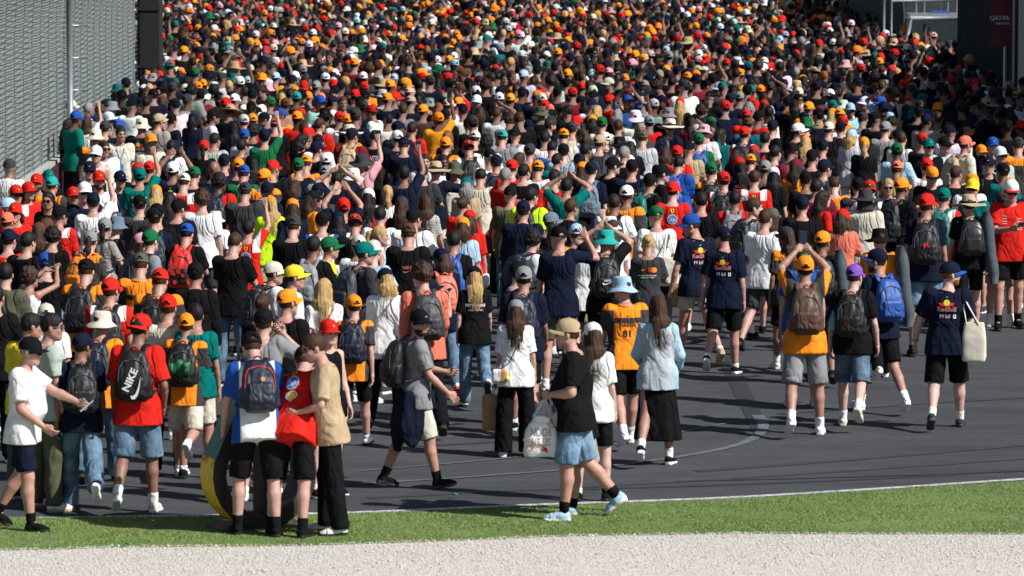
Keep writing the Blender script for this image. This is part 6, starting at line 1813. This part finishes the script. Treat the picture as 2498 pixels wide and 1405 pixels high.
# scraps of litter
for (x, y, lb) in ((1107, 1216, 'small green leaf like scrap on the asphalt behind the grass edge'), (310, 1338, 'crumpled green scrap at the edge of grass and gravel')):
    m = MB(); m.add([(-.05, 0, 0), (0, -.02, .015), (.05, .01, .004), (.01, .03, .02)], [(0, 1, 2, 3)]); m.add([(-.04, .01, .006), (0, 0, .022), (.03, .03, .01)], [(0, 1, 2)]); o = new_obj('litter', m.mesh('litter', False), None, [simple('litter_green', (.02, .35, .2), .5)]); o.location = on_plane(x, y) + Vector((0, 0, .03)); tag(o, lb, 'litter')
# ---------------------------------------------------------------- the rest of the crowd: one mass, instanced figures with their own colours
def far_crowd():
    pc = bpy.data.collections.new('crowd_figures'); protos = []; pid = {}
    def imat(name, rough=.85):
        m, n, b = mat_base(name); a = N(n, 'ShaderNodeAttribute'); a.attribute_type = 'INSTANCER'; a.attribute_name = 'tint'; c = coord(n)
        hs = N(n, 'ShaderNodeHueSaturation'); L(n, a.outputs['Color'], hs.inputs['Color']); L(n, ramp2(n, noise(n, c, 9, 2), .3, .7, .85, 1.1), hs.inputs['Value']); L(n, hs.outputs[0], b.inputs['Base Color']); b.inputs['Roughness'].default_value = rough
        b.inputs['Specular IOR Level'].default_value = .06 if rough > .6 else .15; bump(n, b, noise(n, c, 11, 2, .5, 1.1), .3, .03); return m
    MI, MH = imat('crowd_cloth'), imat('crowd_hair', .55)
    def proto(key, me, mats):
        if key in pid: return
        o = bpy.data.objects.new('figure_%03d' % len(protos), me); pc.objects.link(o)
        while len(me.materials) < len(mats): me.materials.append(None)
        for i, m in enumerate(mats): o.material_slots[i].link = 'OBJECT'; o.material_slots[i].material = m
        pid[key] = len(protos); protos.append(o)
    SK = {}
    lips, eye, dk = simple('lips', (.33, .1, .085)), simple('eye', (.05, .04, .04)), hairm('d')
    poses = ['s', 'p', 'c', 'wr', 'u', 'U', 'h']; 
    for ps in poses:
        for bd in 'mf':
            P = dict(POSES[ps]); P['build'] = bd; P['loose'] = .6; P.setdefault('head', (0, -4)); hd = P['head']
            J = lib(('J', ps, bd, hd[0], hd[1], False, False, 0, .6), lambda: skeleton(P)); SK[ps, bd] = J
            def mb(): V, F, mi = make_body(P, J, .0245, .0115, False); return mesh_np('body', V, F, mi)
            proto(('body', ps, bd), lib(('body', ps, bd, hd[0], hd[1], False, False, 0, .6), mb), [MI, lips, dk, eye])
            tk = (ps, bd, 't', False, .6, 0); TV = lib(('topV',) + tk, lambda: make_top(P, J, 't', .021, len(ps))); proto(('top', ps, bd), lib(('topM',) + tk, lambda: mesh_np('shirt', *TV)), [MI])
            bk = (ps, bd, 't', False, 0, 0); BV = lib(('botV',) + bk, lambda: make_bottom(P, J, 't', .025, 0)); proto(('bot', ps, bd), lib(('botM',) + bk, lambda: mesh_np('bottoms', *BV)), [MI])
    for k in 'sLMpc': proto(('hair', k), T(('hair', k, .012)), [MH])
    proto(('cap',), T(('cap',)), [MI]); proto(('brim',), T(('brim',)), [MI]); proto(('bucket',), T(('bucket', False)), [MI]); proto(('straw',), T(('straw',)), [MI])
    proto(('pack',), pack_mesh('std')[0], [MI])
    mm = MB(); mm.box((0, 0, 0), (.037, .006, .077)); proto(('phone',), mm.mesh('phone', False), [MI])
    POS, ROT, SCL, IDX, TNT = [], [], [], [], []
    def put(key, M, col):
        l, q, s = M.decompose(); POS.append(l); ROT.append(q.to_euler()); SCL.append(s); IDX.append(pid[key]); TNT.append((*col, 1))
    r = random.Random(5)
    cap_share = {'o': 8, 'r': 7, 'w': 4, 'c': 2, 'k': 10, 'n': 10, 'g': 1, 'd': 3, 't': 1, 'e': 1, 'l': 1, 'p': 1, 'h': 2}
    top_share = {'k': 22, 'n': 15, 'w': 6, 'r': 4, 'o': 2, 't': 1, 'd': 4, 'g': 1, 'x': 1, 'v': 1, 'm': 1, 'h': 1}
    bots = ['k', 'k', 'k', 'n', 'd', 'v', 'a', 'c', 'j']
    pick = lambda share: r.choices(list(share.keys()), list(share.values()))[0]
    def figure(x, y, h, face, hat, hatc, hair, hairc, top, sk, ps, bd, pack=None):
        J = SK[ps, bd]; mw = Matrix.Translation((x, y, 0)) @ Matrix.Rotation(R(-face), 4, 'Z') @ Matrix.Scale(h / 1.765, 4)
        jit = lambda c: tuple(max(.004, v * r.uniform(.8, 1.15)) for v in c)
        put(('body', ps, bd), mw, tuple(v * .56 for v in SKINS[sk])); put(('top', ps, bd), mw, jit(PAL[top])); put(('bot', ps, bd), mw, jit(PAL[r.choice(bots)]))
        hx = mw @ m4(J['Mh'] * HS, J['hc']) @ Matrix.Rotation(r.uniform(-.5, .5), 4, 'Z')
        if hair: put(('hair', hair), hx, HAIRS[hairc])
        if hat == 'cap':
            c = jit(PAL[hatc]); hx = hx @ Matrix.Rotation(R(7), 4, 'X'); put(('cap',), hx, c); put(('brim',), hx, c)
        elif hat: put((hat,), hx, jit(PAL[hatc]))
        if pack: put(('pack',), mw @ m4(J['M'].T, J['O']), jit(PAL[pack]))
        if ps in ('u', 'U'):
            a = J['wrir'] + np.array((-.03, .03, .13)) if ps == 'u' else (J['wrir'] + J['wril']) / 2 + np.array((0, .03, .12))
            put(('phone',), mw @ Matrix.Translation(a), (.02, .025, .035))
    col2 = dict(MC='o', MD='d', MO='o', FE='r', FH='r', RB='n', RBn='n', AM='t', PW='w', PK='k', BW='w', ZC='z', ST='c', MR='k', MK='d')
    for p in EXTRA_FAR:
        H = p['head']; hk = {'C': 'cap', 'X': 'cap', 'U': 'cap', 'D': 'cap', 'Y': 'cap', 'B': 'bucket', 'W': 'bucket', 'S': 'straw', 'K': 'cap'}.get(H[0]) if H != '-' else None
        hr = p['hair']; hair = hr[0] if hr[0] in 'sLMpc' else 's'; hc = hr[-1] if hr[-1] in HAIRS else 'h'
        figure(p['pos'].x, p['pos'].y, p['h'], p['face'], hk, H[1] if hk else None, hair if hr != 'n' else None, hc, col2.get(p['top'], p['top'][1] if p['top'][1] in PAL else 'k'), p['skin'], p['pose'] if p['pose'] in poses else 's', 'f' if p['build'] == 'f' else 'm', p['kv'].get('b', [None])[0])
    cell = {}; D0 = .585
    def key(x, y): return (int(x // 1), int(y // 1))
    def free(x, y, d):
        kx, ky = key(x, y)
        return all((a - x) ** 2 + (b - y) ** 2 > d * d for i in (-1, 0, 1) for j in (-1, 0, 1) for a, b in cell.get((kx + i, ky + j), ()))
    for a, b in placed: cell.setdefault(key(a, b), []).append((a, b))
    cnt = 0
    for _ in range(90000):
        y = r.uniform(70, 141); x = r.uniform(-13, 12)
        lim = -7.3 if y < 95.2 else -12.5
        rim = 9.6 if (y < 101 or y > 115) else 10.2
        if (y < 77 and x < -4.5) or x < lim or x > rim or not free(x, y, D0 if y > 80 else .8): continue
        cell.setdefault(key(x, y), []).append((x, y)); cnt += 1
        bd = r.choice('mmf'); ps = r.choices(poses, [46, 14, 12, 25, 1.6, 1, .6])[0]; face = r.uniform(-25, 25) if r.random() < .84 else r.uniform(60, 300)
        hat = r.choices(['cap', None, 'bucket', 'straw'], [60, 35, 3.5, 1.5])[0]; hc = pick(cap_share) if hat == 'cap' else ('a' if hat == 'straw' else r.choice('cwkgtvepn')) if hat else None
        hair = r.choice('LLMps') if bd == 'f' else ('s' if hat else r.choice('sssc'))
        figure(x, y, r.gauss(1.66, .06) if bd == 'f' else r.gauss(1.77, .07), face, hat, hc, hair, r.choices('khydgi', [14, 5, 2, 10, 1, .5])[0], pick(top_share), r.choice([0, 0, 1, 1, 5, 2, 3, 4, 0, 2]), ps, bd, r.choice('kkkng') if r.random() < .16 else None)
    n = len(POS); me = bpy.data.meshes.new('crowd'); me.vertices.add(n); me.vertices.foreach_set('co', np.array(POS, np.float32).ravel())
    for nm, tp, arr in (('rot', 'FLOAT_VECTOR', ROT), ('scl', 'FLOAT_VECTOR', SCL), ('tint', 'FLOAT_COLOR', TNT)):
        at = me.attributes.new(nm, tp, 'POINT'); at.data.foreach_set('color' if tp == 'FLOAT_COLOR' else 'vector', np.array([tuple(a) for a in arr], np.float32).ravel())
    at = me.attributes.new('figure', 'INT', 'POINT'); at.data.foreach_set('value', np.array(IDX, np.int32)); me.update()
    o = new_obj('crowd', me); tag(o, 'dense mass of spectators filling the track towards the back', 'crowd', kind='stuff')
    ng = bpy.data.node_groups.new('crowd_instances', 'GeometryNodeTree'); ng.interface.new_socket('Geometry', in_out='INPUT', socket_type='NodeSocketGeometry'); ng.interface.new_socket('Geometry', in_out='OUTPUT', socket_type='NodeSocketGeometry')
    gi, go = ng.nodes.new('NodeGroupInput'), ng.nodes.new('NodeGroupOutput'); ci = ng.nodes.new('GeometryNodeCollectionInfo'); ci.inputs['Collection'].default_value = pc; ci.inputs['Separate Children'].default_value = True; ci.inputs['Reset Children'].default_value = True
    ip = ng.nodes.new('GeometryNodeInstanceOnPoints'); ip.inputs['Pick Instance'].default_value = True
    def named(nm, tp): d = ng.nodes.new('GeometryNodeInputNamedAttribute'); d.data_type = tp; d.inputs['Name'].default_value = nm; return d.outputs['Attribute']
    er = ng.nodes.new('FunctionNodeEulerToRotation'); Lk = ng.links.new
    Lk(gi.outputs[0], ip.inputs['Points']); Lk(ci.outputs[0], ip.inputs['Instance']); Lk(named('figure', 'INT'), ip.inputs['Instance Index']); Lk(named('rot', 'FLOAT_VECTOR'), er.inputs[0]); Lk(er.outputs[0], ip.inputs['Rotation']); Lk(named('scl', 'FLOAT_VECTOR'), ip.inputs['Scale']); Lk(ip.outputs[0], go.inputs[0])
    md = o.modifiers.new('instances', 'NODES'); md.node_group = ng
    print('far figures', cnt, 'points', n)
far_crowd()
# ---------------------------------------------------------------- labels that single each person out
HATN = dict(Y='cap', C='cap', X='cap', U='cap', D='cap', B='bucket hat', W='wide brimmed hat', S='straw hat', K='beanie')
def top_words(p):
    t = p['top']
    if t in KNAME: return KNAME[t]
    pr = p['kv'].get('p', [None])[0]
    s = CNAME[t[1]] + {'t': ' shirt', 'h': ' long sleeved top', 'v': ' sleeveless top'}[t[0]]
    return s
def hat_words(p):
    H = p['head']
    if H != '-':
        if H[0] == 'U': return '%s cap with blue brim' % CNAME[H[1]] if H[1] != 'b' else 'blue cap'
        if H[0] == 'D': return 'white cap with red brim'
        if H[0] == 'S': return 'pale cowboy hat' if H[1] == 'x' else 'straw hat'
        return '%s %s' % (CNAME[H[1]], HATN[H[0]])
    return ''
def hair_words(p):
    h = p['hair']
    if h == 'n': return 'bald head' if p['head'] == '-' else ''
    c = HNAME.get(h[-1], 'brown'); return {'s': 'short %s hair', 'L': 'long %s hair', 'M': 'loose %s hair', 'p': '%s ponytail', 'c': 'curly %s hair', 'a': '%s hair bun'}.get(h[0], 'short %s hair') % c
def bot_words(p):
    b = p['bot']; return {'j': 'jeans', 'd': 'denim shorts', 's': '%s shorts', 't': '%s trousers', 'k': '%s skirt'}[b[0]] % (() if b[0] in 'jd' else (CNAME[b[1]],))
def face_words(p):
    f = (p['face'] + 180) % 360 - 180
    return 'facing the camera' if abs(f) > 130 else ('looking right' if f > 45 else ('looking left' if f < -45 else ''))
POSEW = {'u': 'one arm raised', 'U': 'both arms raised', 'H': 'arms lifted to the head', 'h': 'hand on head', 'point': 'arm stretched out', 'pho': 'photographing overhead', 'sing': 'lifting a phone', 'e': 'one arm out'}
def short(p):
    a = hat_words(p) or hair_words(p); return ('%s and %s' % (top_words(p), a)) if a else top_words(p)
def options(p):
    base = 'person in ' + short(p); low = p['yf'] is not None
    fw = face_words(p); pw = POSEW.get(p['pose'], ''); bag = p['kv'].get('b'); bagw = ('with %s backpack' % CNAME[bag[0]]) if bag else ''
    hw = hair_words(p) if p['head'] != '-' and p['hair'][0] in 'LMpca' else ''
    ex = [w for w in (('and ' + bot_words(p)) if low else '', fw, pw, bagw, ('with ' + hw) if hw else '', 'wearing sunglasses' if 'sg' in p['ex'] else '', 'bearded' if 'be' in p['ex'] else '') if w]
    out = [base]
    for i in range(1, len(ex) + 1): out.append(base + ' ' + ', '.join(ex[:i]).replace(', and', ' and'))
    for e in ex[1:]: out.append(base + ' ' + e)
    return [o for o in out if len(o.split()) <= 16], (ex and base + ' ' + ex[0]) or base
from collections import Counter
shorts = Counter(short(p) for p in IND); firsts = {}
used = {}; todo = []
allopt = {p['i']: options(p)[0] for p in IND}
cntopt = Counter(o for v in allopt.values() for o in set(v))
for p in IND:
    c = [o for o in allopt[p['i']] if cntopt[o] == 1]
    if c:
        lab = (next((o for o in c if p['yf'] and len(o.split()) >= 8), c[0])); p['label'] = lab; used[lab] = p
    else: todo.append(p)
anchors = [p for p in IND if 'label' in p and shorts[short(p)] == 1]
for p in todo:
    near_ = sorted(anchors, key=lambda q: abs(q['x'] - p['x']) + 1.2 * abs(q['y'] - p['y'])); done = False
    for base in ['person in ' + short(p), 'person in ' + top_words(p), 'person wearing ' + (hat_words(p) or hair_words(p) or top_words(p))]:
        for q in near_[:6]:
            dx, dy = p['x'] - q['x'], p['y'] - q['y']
            rel = ('right of' if dx > 0 else 'left of') if abs(dx) > abs(dy) else ('in front of' if dy > 0 else 'behind')
            for qs in (short(q), hat_words(q) if hat_words(q) and sum(hat_words(z) == hat_words(q) for z in IND) == 1 else short(q)):
                lab = '%s, just %s the %s' % (base, rel, qs.replace(' and ', ', '))
                if len(lab.split()) <= 16 and lab not in used: used[lab] = p; p['label'] = lab; done = True; break
            if done: break
        if done: break
    if not done: p['label'] = 'person in ' + short(p)
for p in IND: tag(p['obj'], p['label'], 'person', 'people walking on the track')
seen = Counter()
for o, text, p, cat, grp in PEND:
    for ref in ('person in ' + short(p), p['label'], 'person in ' + top_words(p)):
        lab = '%s %s the %s' % (text, {'phone': 'held up by' if p['pose'] in POSEW else 'held by'}.get(cat, 'carried by' if cat != 'backpack' else 'on'), ref)
        if len(lab.split()) <= 16 and lab not in seen and (shorts[short(p)] == 1 or ref == p['label']): break
    else:
        rel = p['label'].split(', just ')[-1] if ', just ' in p['label'] else 'in ' + top_words(p)
        lab = '%s on the person %s%s' % (text, 'just ' if ', just ' in p['label'] else '', rel)
        if len(lab.split()) > 16 or lab in seen: lab = '%s worn by the person at %s' % (text, 'left' if p['x'] < 830 else ('right' if p['x'] > 1660 else 'centre'))
    seen[lab] += 1; tag(o, lab, cat, grp)
print('labels shared:', sum(v for v in Counter(p['label'] for p in IND).values() if v > 1), 'bags shared', [k for k, v in seen.items() if v > 1])
